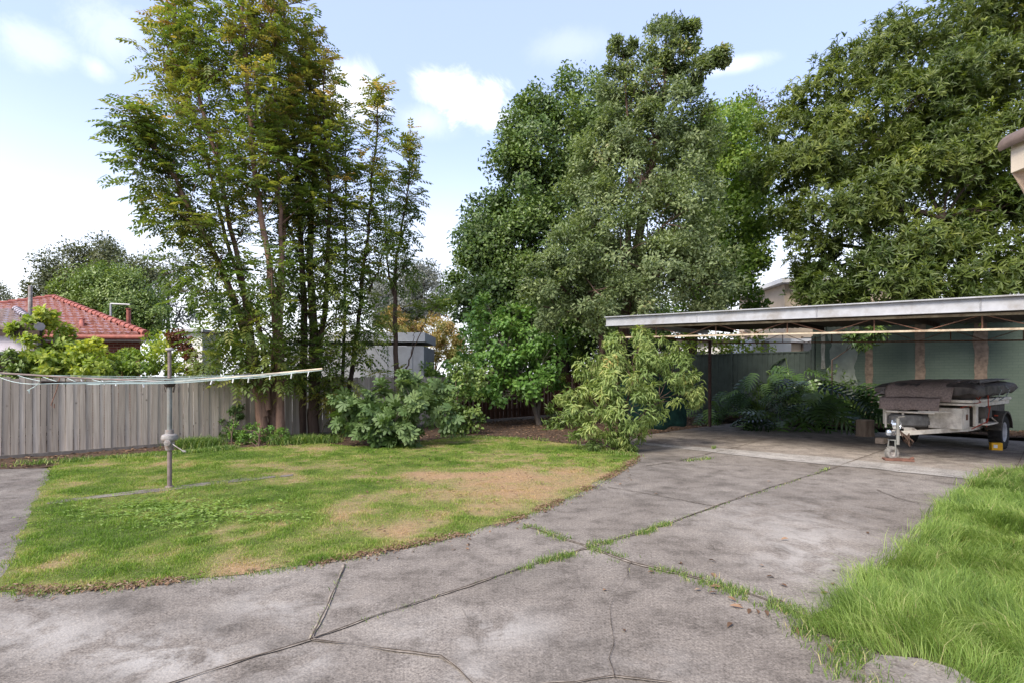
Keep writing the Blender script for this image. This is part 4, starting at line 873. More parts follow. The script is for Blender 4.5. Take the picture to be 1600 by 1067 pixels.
for i in range(4):
    for k in range(n): f.append((i * n + k, i * n + (k + 1) % n, (i + 1) * n + (k + 1) % n, (i + 1) * n + k))
m.add(v, f); m.build('bark', M['cut_log'], r_, True); m = MB(); m.lathe([(0, .452), (.19, .452), (.203, .445)], q, n=22); m.build('cut_face', M['log_end'], r_); local(r_)

# ================================================================== neighbouring buildings
def tiles(m, o, ax, ay, poly, row=.32, col=.27):
    """curved tiles on the sloping plane with origin o, eave axis ax, up-slope axis ay; poly in plane coordinates"""
    nrm = np.cross(ax, ay); nrm = nrm / np.linalg.norm(nrm); PX = np.array(poly, float); y = PX[:, 1].min(); prof_ = [0, .03, .042, .03, 0]
    while y < PX[:, 1].max() - .02:
        ym = y + row * .5; xs = []
        for i in range(len(PX)):
            (x0, y0), (x1, y1) = PX[i], PX[(i + 1) % len(PX)]
            if (y0 > ym) != (y1 > ym): xs.append(x0 + (x1 - x0) * (ym - y0) / (y1 - y0))
        if len(xs) >= 2:
            x = math.floor(min(xs) / col) * col; xe = max(xs)
            while x < xe:
                m.cur = rnd.random(); v = []; f = []
                for k, h_ in enumerate(prof_):
                    xx = min(max(x + col * k / 4, min(xs)), xe)
                    v += [o + ax * xx + ay * y + nrm * (h_ * 1.2 + .085), o + ax * xx + ay * (y + row * 1.04) + nrm * (h_ + .005), o + ax * xx + ay * y + nrm * (h_ * .2 - .02)]
                for k in range(4): a = 3 * k; f += [(a, a + 3, a + 4, a + 1), (a + 2, a + 5, a + 3, a)]
                m.add(v, f); x += col
        y += row
def hip_front(o, right, apex, left=None):
    ax = right - o; L_ = np.linalg.norm(ax); ax = ax / L_; d = apex - o; x = d @ ax; yv = d - ax * x; h_ = np.linalg.norm(yv); return ax, yv / h_, [(0, 0), (L_, 0), (x, h_)]
r_ = thing('brick_house', 'red brick house with a red tiled hip roof beyond the left fence', 'house', (-17, 19, 0))
eL, eR, apx = np.array([-22.5, 17, 2.95]), np.array([-11.44, 17, 2.89]), np.array([-18.1, 21.5, 4.68]); bR = np.array([-15.3, 22.0, 2.89]); bL = np.array([-23.5, 25, 2.95]); ap2 = np.array([-19.2, 22.8, 4.68])
m = MB(); ax, ay, pl = hip_front(eL, eR, apx); tiles(m, eL, ax, ay, pl); ax, ay, pl = hip_front(eR, bR, ap2); tiles(m, eR, ax, ay, [(0, 0), (pl[1][0], 0), (pl[2][0], pl[2][1]), (pl[2][0] - 1.2, pl[2][1])])
rf = m.build('roof', M['red_tile'], r_)
m = MB(); m.add([eL - UP * .04, eR - UP * .04, apx - UP * .04, bR - UP * .04, ap2 - UP * .04, bL - UP * .04], [(0, 1, 2), (1, 3, 4, 2), (0, 2, 4, 5), (3, 5, 4)]); m.build('roof_base', M['red_paint'], rf)
m = MB()
for a, b in ((eR, apx), (eL, apx), (apx, ap2)):
    n = 24
    for i in range(n): p = a + (b - a) * i / n; q = a + (b - a) * (i + 1) / n; m.tube([p + UP * .07, q + UP * .055], [.12, .10], 8)
m.build('ridge_capping', M['red_paint'], rf, True)
m = MB(); m.tube([eL + np.array([0, -.1, -.05]), eR + np.array([.05, -.1, -.05])], .075, 10); m.tube([eR + np.array([.05, -.1, -.05]), bR + np.array([.1, 0, -.05])], .075, 10); m.build('gutter', M['red_paint'], r_, True)
m = MB(); m.box((-16.9, 17.25, 2.76), (10.6, .5, .05)); m.build('eave_lining', M['white'], r_)
W4 = [(-22, 17.5), (-11.95, 17.5), (-15.5, 22.0), (-22.8, 24.6)]; m = MB(); m.add([(x, y, z) for z in (-.05, 2.75) for x, y in W4], [(0, 1, 5, 4), (1, 2, 6, 5), (2, 3, 7, 6), (3, 0, 4, 7), (4, 5, 6, 7)]); m.build('wall', M['red_brick'], r_, uvf=lambda p: (p[0] + p[1], p[2]))
m = MB(); m.tube([P(201, 510, 19.5), P(201, 484, 19.5)], .07, 10); m.lathe([(0, .05), (.1, .03), (.09, 0), (0, 0)], P(201, 484, 19.5), n=12); m.build('vent_pipe', M['red_paint'], rf, True)
m = MB(); a, b, c = P(173, 500, 20), P(173, 475, 20), P(203, 476.5, 20); m.tube([a, b], .035, 6); m.tube([b, c], .03, 6); m.build('roof_bracket', M['zinc'], rf)
m = MB(); m.tube([P(128, 513, 17.6), P(128, 500, 17.9)], .07, 10); m.lathe([(0, .06), (.11, .03), (.08, 0), (0, 0)], P(128, 500, 17.9), n=12); m.build('roof_vent', M['red_paint'], rf, True)
local(r_)
r_ = thing('rendered_house', 'cream house with a grey tiled roof at the far left edge', 'house', (-14, 14.5, 0))
gL, gR, ga = np.array([-18.5, 13.5, 2.80]), np.array([-11.72, 13.5, 2.80]), np.array([-14.6, 16.0, 3.55])
m = MB(); ax, ay, pl = hip_front(gL, gR, ga); tiles(m, gL, ax, ay, [(0, 0), pl[1], pl[2], (1.2, pl[2][1])], .32, .27); rf = m.build('roof', M['grey_tile'], r_)
m = MB(); m.add([gL - UP * .04, gR - UP * .04, ga - UP * .04, ga - UP * .04 - np.array([3, 0, 0]), gR + np.array([-5, 4.5, -.04]), gL + np.array([0, 4.5, -.04])], [(0, 1, 2, 3), (1, 4, 2), (3, 2, 4, 5)]); m.build('roof_base', M['grey_tile'], rf)
m = MB()
for i in range(12): p = gR + (ga - gR) * i / 12; q = gR + (ga - gR) * (i + 1) / 12; m.tube([p + UP * .06, q + UP * .05], [.11, .09], 8)
m.build('ridge_capping', M['mauve'], rf, True)
m = MB(); m.box((-15.1, 13.45, 2.70), (6.9, .08, .12)); m.build('gutter', M['bark_dark'], r_)
m = MB(); m.box((-15.15, 13.6, 2.44), (6.7, .12, .40)); m.build('fascia', M['mauve'], r_)
m = MB(); m.box((-15.4, 13.3, 2.18), (6.7, 1.2, .06)); m.build('porch_roof', M['white'], r_); m = MB(); m.box((-15.4, 12.72, 2.235), (6.7, .06, .05)); m.build('porch_edge', M['red_paint'], r_)
m = MB(); m.box((-16.0, 15.6, 1.1), (5.6, 3, 2.1)); m.box((-15.6, 12.9, 1.1), (6, .2, 2.1)); m.build('wall', M['cream'], r_); m = MB(); m.box((-12.52, 12.9, 1.1), (.12, .16, 2.1)); m.build('post', M['white'], r_)
m = MB(); m.box((-13.17, 15.0, 1.2), (.05, 1.2, 1.9)); m.build('dark_opening', M['glass'], r_)
local(r_)
m = MB(); m.tube([P(47, 540, 15.5), P(47.5, 447, 15.5)], [.055, .05], 8); tag(m.build('grey_pole', M['grey_cast'], None, True, origin=P(47, 540, 15.5) * [1, 1, 0]), 'thin grey pole standing in front of the red tiled roof', 'pole')
r_ = thing('white_shed', 'white weatherboard shed glimpsed between the shrubs and the tall trees', 'shed', P(305, 600, 16.2) * [1, 1, 0])
m = MB(); c0 = P(287, 600, 16.2); c1 = P(316, 600, 16.2)
for k in range(16): z = .2 + k * .17; m.box(((c0[0] + c1[0]) / 2, 16.22 + .5, z + .085), (c1[0] - c0[0], 1.0 + .03, .168), (np.array([1, 0, 0]), norm(np.array([0, 1., .0])), UP)) if k % 2 else m.box(((c0[0] + c1[0]) / 2, 16.2 + .5, z + .085), (c1[0] - c0[0], 1.03, .168))
m.build('boards', M['white'], r_); m = MB(); m.box(((c0[0] + c1[0]) / 2, 16.7, 2.98), (c1[0] - c0[0] + .2, 1.3, .08)); m.build('roof', M['zinc'], r_); local(r_)
r_ = thing('grey_shed', 'flat grey cement sheet shed behind the fence and tall trees', 'shed', P(560, 600, 20.5) * [1, 1, 0])
c0 = P(430, 520, 20.5); c1 = P(663, 520, 20.5); xm = (c0[0] + c1[0]) / 2; w_ = c1[0] - c0[0]
m = MB(); m.box((xm, 21.9, 1.3), (w_ - .04, 2.8, 2.94)); m.build('wall', M['grey_wall'], r_); m = MB(); m.box((xm, 21.9, 3.1), (w_ + .06, 2.9, .34)); m.build('parapet', M['grey_trim'], r_)
m = MB()
for k in range(6): m.box((c0[0] + w_ * (k + .5) / 6, 20.49, 1.3), (.05, .02, 2.94))
m.build('cover_strips', M['grey_wall'], r_); local(r_)
r_ = thing('cream_house', 'cream two storey house beyond the green steel fence, partly behind the trees', 'house', P(1240, 600, 30) * [1, 1, 0])
a = P(1226, 600, 30); m = MB(); m.box((a[0] + 3.2, 33, 3.6), (6.4, 6, 6.2)); m.build('wall', M['beige'], r_)
m = MB(); m.box((a[0] + 3.2, 33, 6.82), (7.2, 7, .25)); m.box((a[0] + 3.4, 29.9, 3.55), (7.0, .4, .25)); m.build('eave', M['white'], r_)
m = MB(); m.box((P(1265, 540, 29.95)[0], 29.97, 3.0), (.75, .08, 1.5)); wn = m.build('window', M['glass'], r_); m = MB(); x_ = P(1265, 540, 29.95)[0]
for dx in (-.40, .40): m.box((x_ + dx, 29.95, 3.0), (.07, .1, 1.6))
m.build('frame', M['pier'], wn)
a = P(1190, 600, 27); b = P(1222, 600, 27); m = MB(); m.box(((a[0] + b[0]) / 2 , 28.5, 1.9), (b[0] - a[0] + .9, 3, 3.2)); m.build('front_room', M['white'], r_); m = MB(); m.box((P(1197, 540, 26.9)[0], 26.98, 2.9), (.35, .06, .9)); m.build('small_window', M['glass'], r_); local(r_)
r_ = thing('white_building', 'white building glimpsed through the trees behind the carport', 'building', P(1110, 600, 38) * [1, 1, 0])
a = P(1045, 600, 38); b = P(1212, 600, 38); m = MB(); m.box(((a[0] + b[0]) / 2, 41, 2.0), (b[0] - a[0], 5, 4.0)); m.build('wall', M['white'], r_); m = MB(); m.box(((a[0] + b[0]) / 2, 41, 4.1), (b[0] - a[0] + .6, 5.6, .2)); m.build('roof', M['roof_sheet'], r_)
m = MB(); m.box((a[0] + 2.0, 38.48, 2.9), (1.4, .06, 1.0)); m.build('window', M['glass'], r_); local(r_)
# own house: only the end of its eave is in the picture
r_ = thing('house_eave', 'cream boxed eave corner of the near house with a rounded brown gutter top', 'house eave', (5.6, 3, 0))
q0 = np.array([5.04, 5.5, 0]); m = MB(); m.box((5.47, 2.75, 3.84), (.86, 5.5, .30)); m.build('soffit_box', M['cream'], r_, bevel=.006)
m = MB(); v = []; f = []; n = 14
for k in range(n + 1):
    a = math.pi * (1.0 - .62 * k / n); x, z = 5.32 + .36 * math.cos(a) * 1.0, 3.97 + .19 * math.sin(a); v += [(x, 5.56, z), (x, -.1, z), (x + .02, 5.56, z - .035), (x + .02, -.1, z - .035)]
for k in range(n): a = 4 * k; f += [(a, a + 4, a + 5, a + 1), (a + 2, a + 3, a + 7, a + 6), (a, a + 2, a + 6, a + 4), (a + 1, a + 5, a + 7, a + 3)]
f += [(0, 1, 3, 2)]; m.add(v, f); m.build('gutter_top', M['gutter_brown'], r_, True)
m = MB(); m.add([(5.045, 5.49, 3.69), (5.5, 5.49, 3.69), (5.5, 5.49, 2.9), (5.12, 5.44, 3.69), (5.5, 5.40, 3.69), (5.5, 5.40, 2.9)], [(0, 1, 2), (3, 5, 4), (0, 2, 5, 3), (0, 3, 4, 1)]); m.build('bracket', M['timber'], r_)
m = MB(); m.box((6.2, 2.7, 1.85), (.3, 5.4, 3.7)); m.build('wall', M['red_brick'], r_, uvf=lambda p: (p[0] + p[1], p[2])); local(r_)

# ================================================================== trees
def root_of(name, label, cat, p, group=None): return thing(name, label, cat, (p[0], p[1], 0), 0, group)
def poly3(pts, y0=None):  # picture polyline (px,py,y)
    return [P(*p) for p in pts]
def pinnate_tree(root, leaders, seed, ln=.36, mat='pinnate', bark='bark', extra=None, dens=.78):
    W = Leaves(); tb = MB(); tw = MB()
    for pts, r0, r1, t0, spread, dn in leaders:
        q = np.array(poly3(pts)); n = 26; s = np.linspace(0, 1, len(q)); u = np.linspace(0, 1, n)
        c = np.stack([np.interp(u, s, q[:, k]) for k in range(3)], 1)
        for _ in range(3): c[1:-1] = (c[:-2] + c[2:] + c[1:-1] * 2) / 4
        c[1:-1] += rng.normal(0, .018, (n - 2, 3)); tb.tube(list(c), list(r0 + (r1 - r0) * u ** .8), 9)
        H = np.linalg.norm(c[-1] - c[0]); nt_ = int(H * 11 * dn * dens)
        for _ in range(nt_):
            t_ = t0 + (1.02 - t0) * rng.random() ** .85; i = min(n - 1, int(t_ * (n - 1))); b = c[i]
            az = rng.random() * 6.283; L_ = spread * (.45 + .75 * rng.random()) * (1.1 - .65 * max(0, (t_ - .55) / .45)); up = .35 + .9 * rng.random()
            d = norm(np.array([math.cos(az), math.sin(az), up])); e = b + d * L_
            tw.tube([b, b + d * L_ * .55 + UP * .03 * L_, e], [.010 + .006 * L_, .008, .004], 4, False)
            k = max(3, int(L_ * 11 * dens)); tt = .3 + .7 * rng.random(k) ** .7; pos = b + d * (L_ * tt)[:, None] + UP * (.03 * L_)
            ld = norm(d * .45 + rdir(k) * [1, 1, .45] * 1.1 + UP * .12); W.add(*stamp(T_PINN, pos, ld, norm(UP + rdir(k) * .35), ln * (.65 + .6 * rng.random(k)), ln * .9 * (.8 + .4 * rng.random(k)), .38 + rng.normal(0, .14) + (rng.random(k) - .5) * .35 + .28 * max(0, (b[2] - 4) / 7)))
    for c, r, n in extra or []:
        c = np.asarray(c); r = np.asarray(r); nodes = np.array([v for v in tb.v]); j = int(np.argmin(np.linalg.norm(nodes - (c - UP * .3), axis=1))); tw.tube(curve(nodes[j], c, .1, 4), [.03, .02, .014, .008], 5, False)
        k = int(n * dens); o = rdir(k) * (rng.random((k, 1)) ** .45) * r; pos = c + o
        for q in pos[::7]: tw.tube([c, (c + q) / 2 + UP * .03, q], [.008, .006, .004], 4, False)
        W.add(*stamp(T_PINN, pos, norm(o / r * .7 + rdir(k) * [1, 1, .4] - UP * .1), norm(UP + rdir(k) * .4), ln * (.75 + .6 * rng.random(k)), ln * .95, .36 + rng.normal(0, .1) + (rng.random(k) - .5) * .45))
    tb.add(tw.v, tw.f); tr = tb.build('trunk', M[bark], root, True); W.build('crown', L[mat], root); local(root)
ta = root_of('multi_stem_tree', 'tall multi-stemmed ash-like tree with pinkish trunks, leftmost of the row by the fence', 'tree', P(425, 687, 14))
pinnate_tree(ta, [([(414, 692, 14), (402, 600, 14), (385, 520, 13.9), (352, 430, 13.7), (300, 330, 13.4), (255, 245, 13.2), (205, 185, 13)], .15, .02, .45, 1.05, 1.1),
                  ([(414, 650, 14), (400, 560, 14), (378, 440, 14.1), (350, 300, 14.2), (312, 150, 14.3), (272, 30, 14.3), (262, -60, 14.3)], .10, .02, .4, 1.0, 1.0),
                  ([(420, 640, 14), (410, 520, 14.1), (360, 400, 14.6), (322, 250, 14.9), (290, 130, 15), (250, 50, 15)], .08, .015, .45, 1.0, .9),
                  ([(427, 690, 14.3), (428, 600, 14.3), (436, 480, 14.4), (446, 330, 14.5)], .19, .05, .7, .7, .5), ([(438, 692, 14), (437, 560, 14), (425, 430, 13.9), (398, 300, 13.8), (386, 120, 13.7), (378, 0, 13.6), (372, -90, 13.6)], .12, .025, .42, .95, 1.0),
                  ([(438, 600, 14), (440, 430, 14.2), (437, 300, 14.3), (430, 150, 14.4), (424, 20, 14.4)], .085, .018, .38, .9, .9)], 1, bark='bark_red',
             extra=[(P(345, 460, 13.4), (.9, .9, .7), 200), (P(395, 500, 13.3), (.8, .8, .9), 190), (P(300, 420, 13.6), (.8, .7, .6), 130), (P(270, 340, 13.4), (.7, .7, .6), 110), (P(345, 560, 13.6), (.9, .8, .45), 130), (P(425, 430, 13.3), (.6, .6, .9), 120), (P(470, 560, 13.9), (.5, .5, .4), 50), (P(235, 215, 13.2), (.8, .7, .7), 120), (P(310, 60, 14), (1., .8, .9), 150), (P(290, 170, 14.2), (1.0, .8, .9), 130)] + [(P(a, b, c), (d, .8, e), n) for a, b, c, d, e, n in ((222, 260, 13.2, .7, .8, 130), (255, 300, 13.4, .8, .8, 140), (300, 350, 13.5, .9, .8, 140), (260, 100, 14.3, .8, .9, 120), (345, 110, 14, .8, 1., 130), (400, 150, 13.8, .8, 1., 130), (415, 250, 13.8, .7, .9, 120), (355, 270, 13.9, .9, .9, 140), (330, 20, 14, 1., .9, 130), (410, 40, 13.9, .9, .9, 120), (345, 400, 13.4, .8, .8, 110), (425, 555, 13.5, .55, .5, 80), (385, 585, 13.5, .6, .35, 70), (350, 520, 13.4, .7, .5, 90), (455, 590, 13.7, .4, .3, 40), (215, 200, 13, .6, .6, 80))])
tb_ = root_of('multi_stem_tree', 'tall dark-trunked ash-like tree in the middle of the row by the fence', 'tree', P(485, 677, 15.3))
pinnate_tree(tb_, [([(472, 680, 15.3), (476, 500, 15.3), (470, 350, 15.2), (456, 200, 15.1), (446, 60, 15), (440, -60, 15)], .12, .02, .36, 1.05, 1.0),
                   ([(491, 680, 15.3), (490, 520, 15.3), (484, 400, 15.3), (491, 250, 15.4), (482, 120, 15.4), (476, 40, 15.4)], .16, .02, .36, 1.05, 1.05),
                   ([(494, 610, 15.3), (510, 460, 15.2), (516, 320, 15.1), (508, 200, 15), (505, 100, 15)], .10, .015, .35, .95, 1.05)], 2, bark='bark',
             extra=[(P(525, 500, 15), (.7, .7, 1.1), 210), (P(520, 400, 14.9), (.6, .6, .8), 110), (P(470, 470, 15), (.6, .6, .8), 110), (P(528, 590, 15), (.55, .5, .6), 90), (P(470, 390, 15.6), (.7, .7, .8), 100), (P(400, 200, 15.2), (.9, .9, .9), 110), (P(515, 250, 15), (.5, .6, .8), 90)] + [(P(a, b, c), (d, .8, e), n) for a, b, c, d, e, n in ((455, 120, 15, .8, 1., 130), (495, 170, 15.2, .8, 1., 140), (478, 250, 15, .8, .9, 130), (450, 310, 15.2, .7, .9, 120), (505, 340, 15, .7, .9, 90), (460, 40, 15, .9, .8, 90), (540, 450, 15.2, .6, .8, 110), (455, 440, 15.2, .6, .8, 100), (505, 420, 14.9, .6, .9, 120), (450, 530, 15, .6, .6, 90), (475, 570, 14.8, .5, .5, 70), (520, 620, 14.9, .5, .45, 80), (500, 560, 14.9, .6, .6, 90), (470, 330, 15, .7, .8, 90))])
tc_ = root_of('multi_stem_tree', 'slender leaning ash-like tree with a narrow crown right of the tallest trunks', 'tree', P(536, 676, 15.7))
pinnate_tree(tc_, [([(536, 680, 15.7), (552, 560, 15.7), (566, 450, 15.6), (580, 310, 15.5), (590, 190, 15.4), (590, 140, 15.4)], .085, .012, .33, .62, 1.25),
                   ([(534, 676, 15.8), (537, 560, 15.9), (541, 400, 16), (539, 270, 16), (541, 155, 16)], .07, .008, .35, .5, .7), ([(575, 460, 15.8), (592, 420, 15.9), (605, 370, 16), (612, 320, 16)], .035, .008, .3, .5, 1)], 3, bark='bark_dark', extra=[(P(570, 520, 15.5), (.6, .5, .9), 150), (P(565, 420, 15.6), (.5, .5, .7), 80), (P(580, 300, 15.5), (.45, .4, .8), 60), (P(590, 380, 15.6), (.5, .5, .6), 70), (P(545, 640, 15.3), (.5, .4, .5), 60)])
td_ = root_of('multi_stem_tree', 'thin young ash-like tree with sparse leaves behind the fence, rightmost of the row', 'tree', P(619, 640, 17.6))
pinnate_tree(td_, [([(620, 662, 17.6), (618, 520, 17.6), (616, 440, 17.6), (624, 370, 17.5), (640, 290, 17.5), (641, 210, 17.5)], .10, .008, .42, .55, 1.15), ([(617, 470, 17.6), (606, 420, 17.6), (601, 330, 17.7), (598, 250, 17.7)], .05, .008, .2, .4, .6),
                   ([(624, 620, 17.5), (640, 560, 17.3), (665, 500, 17), (690, 470, 16.8)], .028, .006, .8, .25, .5), ([(624, 620, 17.5), (645, 540, 17.4), (655, 480, 17.3)], .02, .005, .8, .25, .5)], 4, extra=[(P(630, 420, 17.4), (.6, .6, .7), 110), (P(640, 300, 17.4), (.4, .4, .8), 50), (P(605, 500, 17.4), (.6, .5, .6), 60), (P(635, 350, 17.4), (.5, .5, .6), 60), (P(615, 590, 17.4), (.8, .6, .4), 70)])

def clumps_flat(lst): return [(c, (r[0] * 1.12, r[1] * 1.05, r[2] * .62)) for c, r in clumps_px(lst)]
def clumps_px(lst): return [pc(*a) for a in lst]
# broad dark evergreen behind
c_ = clumps_px([(860, 230, 23.5, 75), (905, 175, 24, 55), (820, 290, 23, 65), (790, 370, 22.5, 70), (760, 440, 22, 60), (735, 480, 22, 38), (830, 400, 22.5, 80), (900, 320, 24, 80), (880, 430, 22.5, 80), (960, 230, 24.5, 70), (800, 240, 23.3, 38), (840, 180, 24, 35), (765, 360, 22.6, 42), (748, 400, 22.3, 36), (720, 460, 21.8, 26), (930, 470, 22, 70), (790, 470, 21.8, 60), (860, 520, 25, 60), (930, 545, 25, 60), (990, 520, 26, 55), (800, 540, 25, 55), (1040, 530, 28, 45), (960, 590, 25, 50)])
t_ = root_of('evergreen_tree', 'broad rounded dark green evergreen tree behind the brown fence', 'tree', (2.2, 23.8)); b0 = np.array([2.2, 23.8, 0])
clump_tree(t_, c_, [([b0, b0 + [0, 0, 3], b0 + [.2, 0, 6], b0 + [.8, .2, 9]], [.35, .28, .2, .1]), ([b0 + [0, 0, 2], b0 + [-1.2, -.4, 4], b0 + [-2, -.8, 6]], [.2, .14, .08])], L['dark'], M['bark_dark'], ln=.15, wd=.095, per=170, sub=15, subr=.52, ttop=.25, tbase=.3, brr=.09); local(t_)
# bright green tree to the right of it
c_ = clumps_px([(1140, 210, 22, 44), (1160, 260, 22, 50), (1165, 330, 22, 48), (1140, 390, 22, 50), (1160, 430, 22, 34), (1130, 220, 25, 52), (1160, 270, 25, 50), (1110, 300, 25, 60), (1165, 340, 25, 45), (1120, 380, 25, 55), (1180, 300, 25, 28), (1090, 240, 25.5, 45), (1135, 425, 24.5, 50), (1100, 450, 24, 55), (1170, 462, 24, 26), (1080, 350, 25, 45)])
t_ = root_of('evergreen_tree', 'bright green leafy tree between the tall grey-green tree and the huge tree at right', 'tree', (8.4, 25.4)); b0 = np.array([8.4, 25.4, 0])
clump_tree(t_, c_, [([b0, b0 + [0, 0, 3], b0 + [.3, 0, 6], b0 + [.8, .2, 9.5]], [.3, .24, .18, .08]), ([b0 + [0, 0, 3.5], b0 + [1.2, -.3, 5.6], b0 + [2.2, -.4, 8]], [.17, .12, .07])], L['bright'], M['bark_dark'], ln=.15, wd=.095, per=120, sub=15, subr=.5, ttop=.2, tbase=.32, brr=.08); local(t_)
# tall grey green tree
Y = 17.5
c_ = clumps_px([(1042, 45, Y, 24), (1035, 85, Y, 34), (1060, 105, Y, 34), (1030, 130, Y, 36), (1078, 60, Y, 18), (974, 70, Y, 15), (970, 100, Y, 20), (965, 140, Y + .2, 26), (1085, 120, Y, 22), (1110, 98, Y, 14), (1130, 90, Y, 11), (985, 170, Y, 40), (1050, 175, Y, 44), (1080, 215, Y, 45), (1020, 215, Y - .3, 50), (960, 220, Y, 42), (930, 255, Y + .2, 40), (1000, 280, Y - .5, 58), (1070, 280, Y - .2, 56), (920, 310, Y, 40), (950, 340, Y - .5, 50),
                (1040, 350, Y - .9, 64), (970, 400, Y - 1.2, 66), (900, 400, Y - .6, 48), (1090, 390, Y - .6, 54), (1030, 430, Y - 1.3, 60), (870, 440, Y - .8, 46), (930, 455, Y - 1.3, 56), (1100, 445, Y - .9, 46), (850, 480, Y - .6, 36), (985, 475, Y - 1.5, 42), (1130, 455, Y, 30)])
t_ = root_of('evergreen_tree', 'tallest grey-green tree with a ragged spired top beside the carport', 'tree', (3.4, 17.5)); b0 = np.array([3.4, 17.5, 0])
clump_tree(t_, c_, [([b0, b0 + [.1, 0, 2.5], b0 + [.5, 0, 5], b0 + [1.0, 0, 8], b0 + [1.5, 0, 10.5], P(1042, 30, Y)], [.24, .2, .16, .11, .06, .015]), ([b0 + [.3, 0, 4.5], P(985, 250, Y), P(972, 60, Y)], [.12, .06, .012]), ([b0 + [-.3, .3, 0], b0 + [-.5, .2, 3], P(900, 380, Y)], [.14, .1, .04]), ([b0 + [1.2, 0, 9.3], P(1085, 120, Y), P(1138, 86, Y)], [.05, .03, .01])], L['greygreen'], M['bark'], T=T_LEAF, ln=.125, wd=.058, per=150, sub=22, subr=.38, inner=.5, ttop=.05, tbase=.45, brr=.07); local(t_)
c_ = clumps_px([(1165, 170, 34, 26), (1185, 190, 34, 30), (1150, 185, 34, 22)])
t_ = root_of('distant_tree', 'pale feathery tree top showing between the bright green tree and the huge tree', 'tree', (15, 34.5)); b0 = np.array([15, 34.5, 0])
clump_tree(t_, c_, [([b0, b0 + [0, 0, 8], b0 + [-.3, 0, 17]], [.3, .2, .08])], L['far_olive'], M['bark_grey'], T=T_LANCE, ln=.22, wd=.09, per=40, sub=12, subr=.5, tbase=.7); local(t_)
# huge tree at right, long leaves in whorls
c_ = clumps_flat([(1235, 210, 20, 45), (1290, 160, 20, 52), (1350, 115, 20, 58), (1420, 75, 20, 62), (1495, 35, 20, 62), (1570, 20, 20, 70), (1650, -10, 20, 80), (1220, 265, 19.6, 42), (1275, 260, 19, 60), (1340, 220, 18.6, 66), (1415, 175, 18.4, 70), (1490, 135, 18.2, 72), (1570, 120, 18.0, 72), (1650, 110, 18, 75), (1248, 335, 19, 36), (1272, 395, 18.4, 34), (1300, 340, 18, 60), (1370, 320, 17.6, 62), (1330, 410, 17.6, 52), (1440, 280, 17.4, 66), (1520, 230, 17.2, 66), (1590, 220, 17, 60), (1420, 400, 17, 60), (1480, 370, 16.6, 56), (1560, 330, 16.3, 62), (1630, 320, 16.2, 60), (1400, 450, 16.3, 46), (1480, 445, 16, 50), (1560, 420, 15.4, 52), (1620, 420, 15.2, 52), (1310, 462, 17, 30), (1285, 455, 17.6, 32), (1262, 432, 19, 20), (1540, 462, 15.2, 36), (1700, 250, 17, 90), (1700, 400, 16, 80), (1600, -90, 20, 90), (1500, 240, 21, 90), (1380, 240, 21.5, 80), (1600, 300, 20, 100)])
t_ = root_of('evergreen_tree', 'huge dense evergreen tree with long glossy leaves overhanging the carport at right', 'tree', (16.2, 21.5)); b0 = np.array([16.2, 21.5, 0])
clump_tree(t_, c_, [([b0, b0 + [0, -.1, 2.5], b0 + [-.4, -.4, 5]], [.5, .4, .32]), ([b0 + [-.3, -.3, 4.4], b0 + [-2.4, -1, 6.5], b0 + [-4.2, -1.4, 8.6]], [.28, .18, .08]), ([b0 + [-.2, -.2, 4], b0 + [.6, -1.2, 8], b0 + [1.2, -1.4, 12]], [.28, .18, .07]), ([b0 + [-.3, -.4, 4], b0 + [-1.6, -3, 5.6], b0 + [-2.8, -4.6, 6.5]], [.22, .14, .06]), ([b0 + [-.4, -.4, 5], b0 + [-1.6, -.6, 9], b0 + [-2, -.8, 12.5]], [.22, .14, .06])],
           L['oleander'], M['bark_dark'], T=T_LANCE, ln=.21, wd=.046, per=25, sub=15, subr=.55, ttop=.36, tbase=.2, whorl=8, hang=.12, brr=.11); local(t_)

# citrus and bushes by the brown fence
c_ = clumps_px([(760, 505, 19, 32), (740, 540, 18.8, 32), (790, 540, 18.5, 40), (830, 520, 18.8, 34), (770, 580, 18.2, 38), (815, 580, 18, 40), (850, 560, 18.2, 34), (725, 580, 18.4, 30), (760, 480, 19.2, 20), (800, 500, 19, 26), (835, 600, 17.8, 26), (790, 610, 17.8, 24), (745, 600, 18, 26), (855, 600, 18, 24), (870, 530, 18.6, 26), (780, 530, 19.5, 30)])
t_ = root_of('citrus_tree', 'bright green citrus tree with a forked trunk in front of the brown fence', 'tree', P(843, 660, 18.6)); b0 = np.array([*P(843, 660, 18.6)[:2], -.05])
clump_tree(t_, c_, [([b0, b0 + [-.2, 0, .7], b0 + [-.6, 0, 1.5], b0 + [-1.1, 0, 2.4]], [.10, .085, .06, .03]), ([b0 + [-.05, 0, .3], b0 + [.02, .1, 1.2], b0 + [-.1, .1, 2.4]], [.07, .055, .03])], L['citrus'], M['bark_grey'], T=T_LANCE, ln=.13, wd=.085, per=46, sub=22, subr=.34, ttop=.35, tbase=.25, hang=.25, brr=.035); local(t_)
c_ = clumps_px([(712, 580, 16.8, 20), (700, 610, 16.6, 22), (725, 620, 16, 26), (700, 640, 15.8, 26), (735, 650, 15.8, 20), (740, 590, 16.3, 24), (722, 664, 15.6, 14)])
t_ = root_of('leafy_bush', 'dark leafy bush between the fig and the citrus tree', 'bush', P(715, 675, 16.2)); b0 = np.array([*P(718, 675, 16.2)[:2], -.05])
clump_tree(t_, c_, [([b0, b0 + [0, 0, .6], b0 + [-.1, 0, 1.3]], [.05, .04, .02]), ([b0, b0 + [-.4, 0, .6], b0 + [-.7, 0, 1.2]], [.04, .03, .02])], L['dark'], M['bark'], T=T_LANCE, ln=.10, wd=.07, per=46, sub=34, subr=.28, tbase=.45, ttop=.3, hang=.1, brr=.02); local(t_)
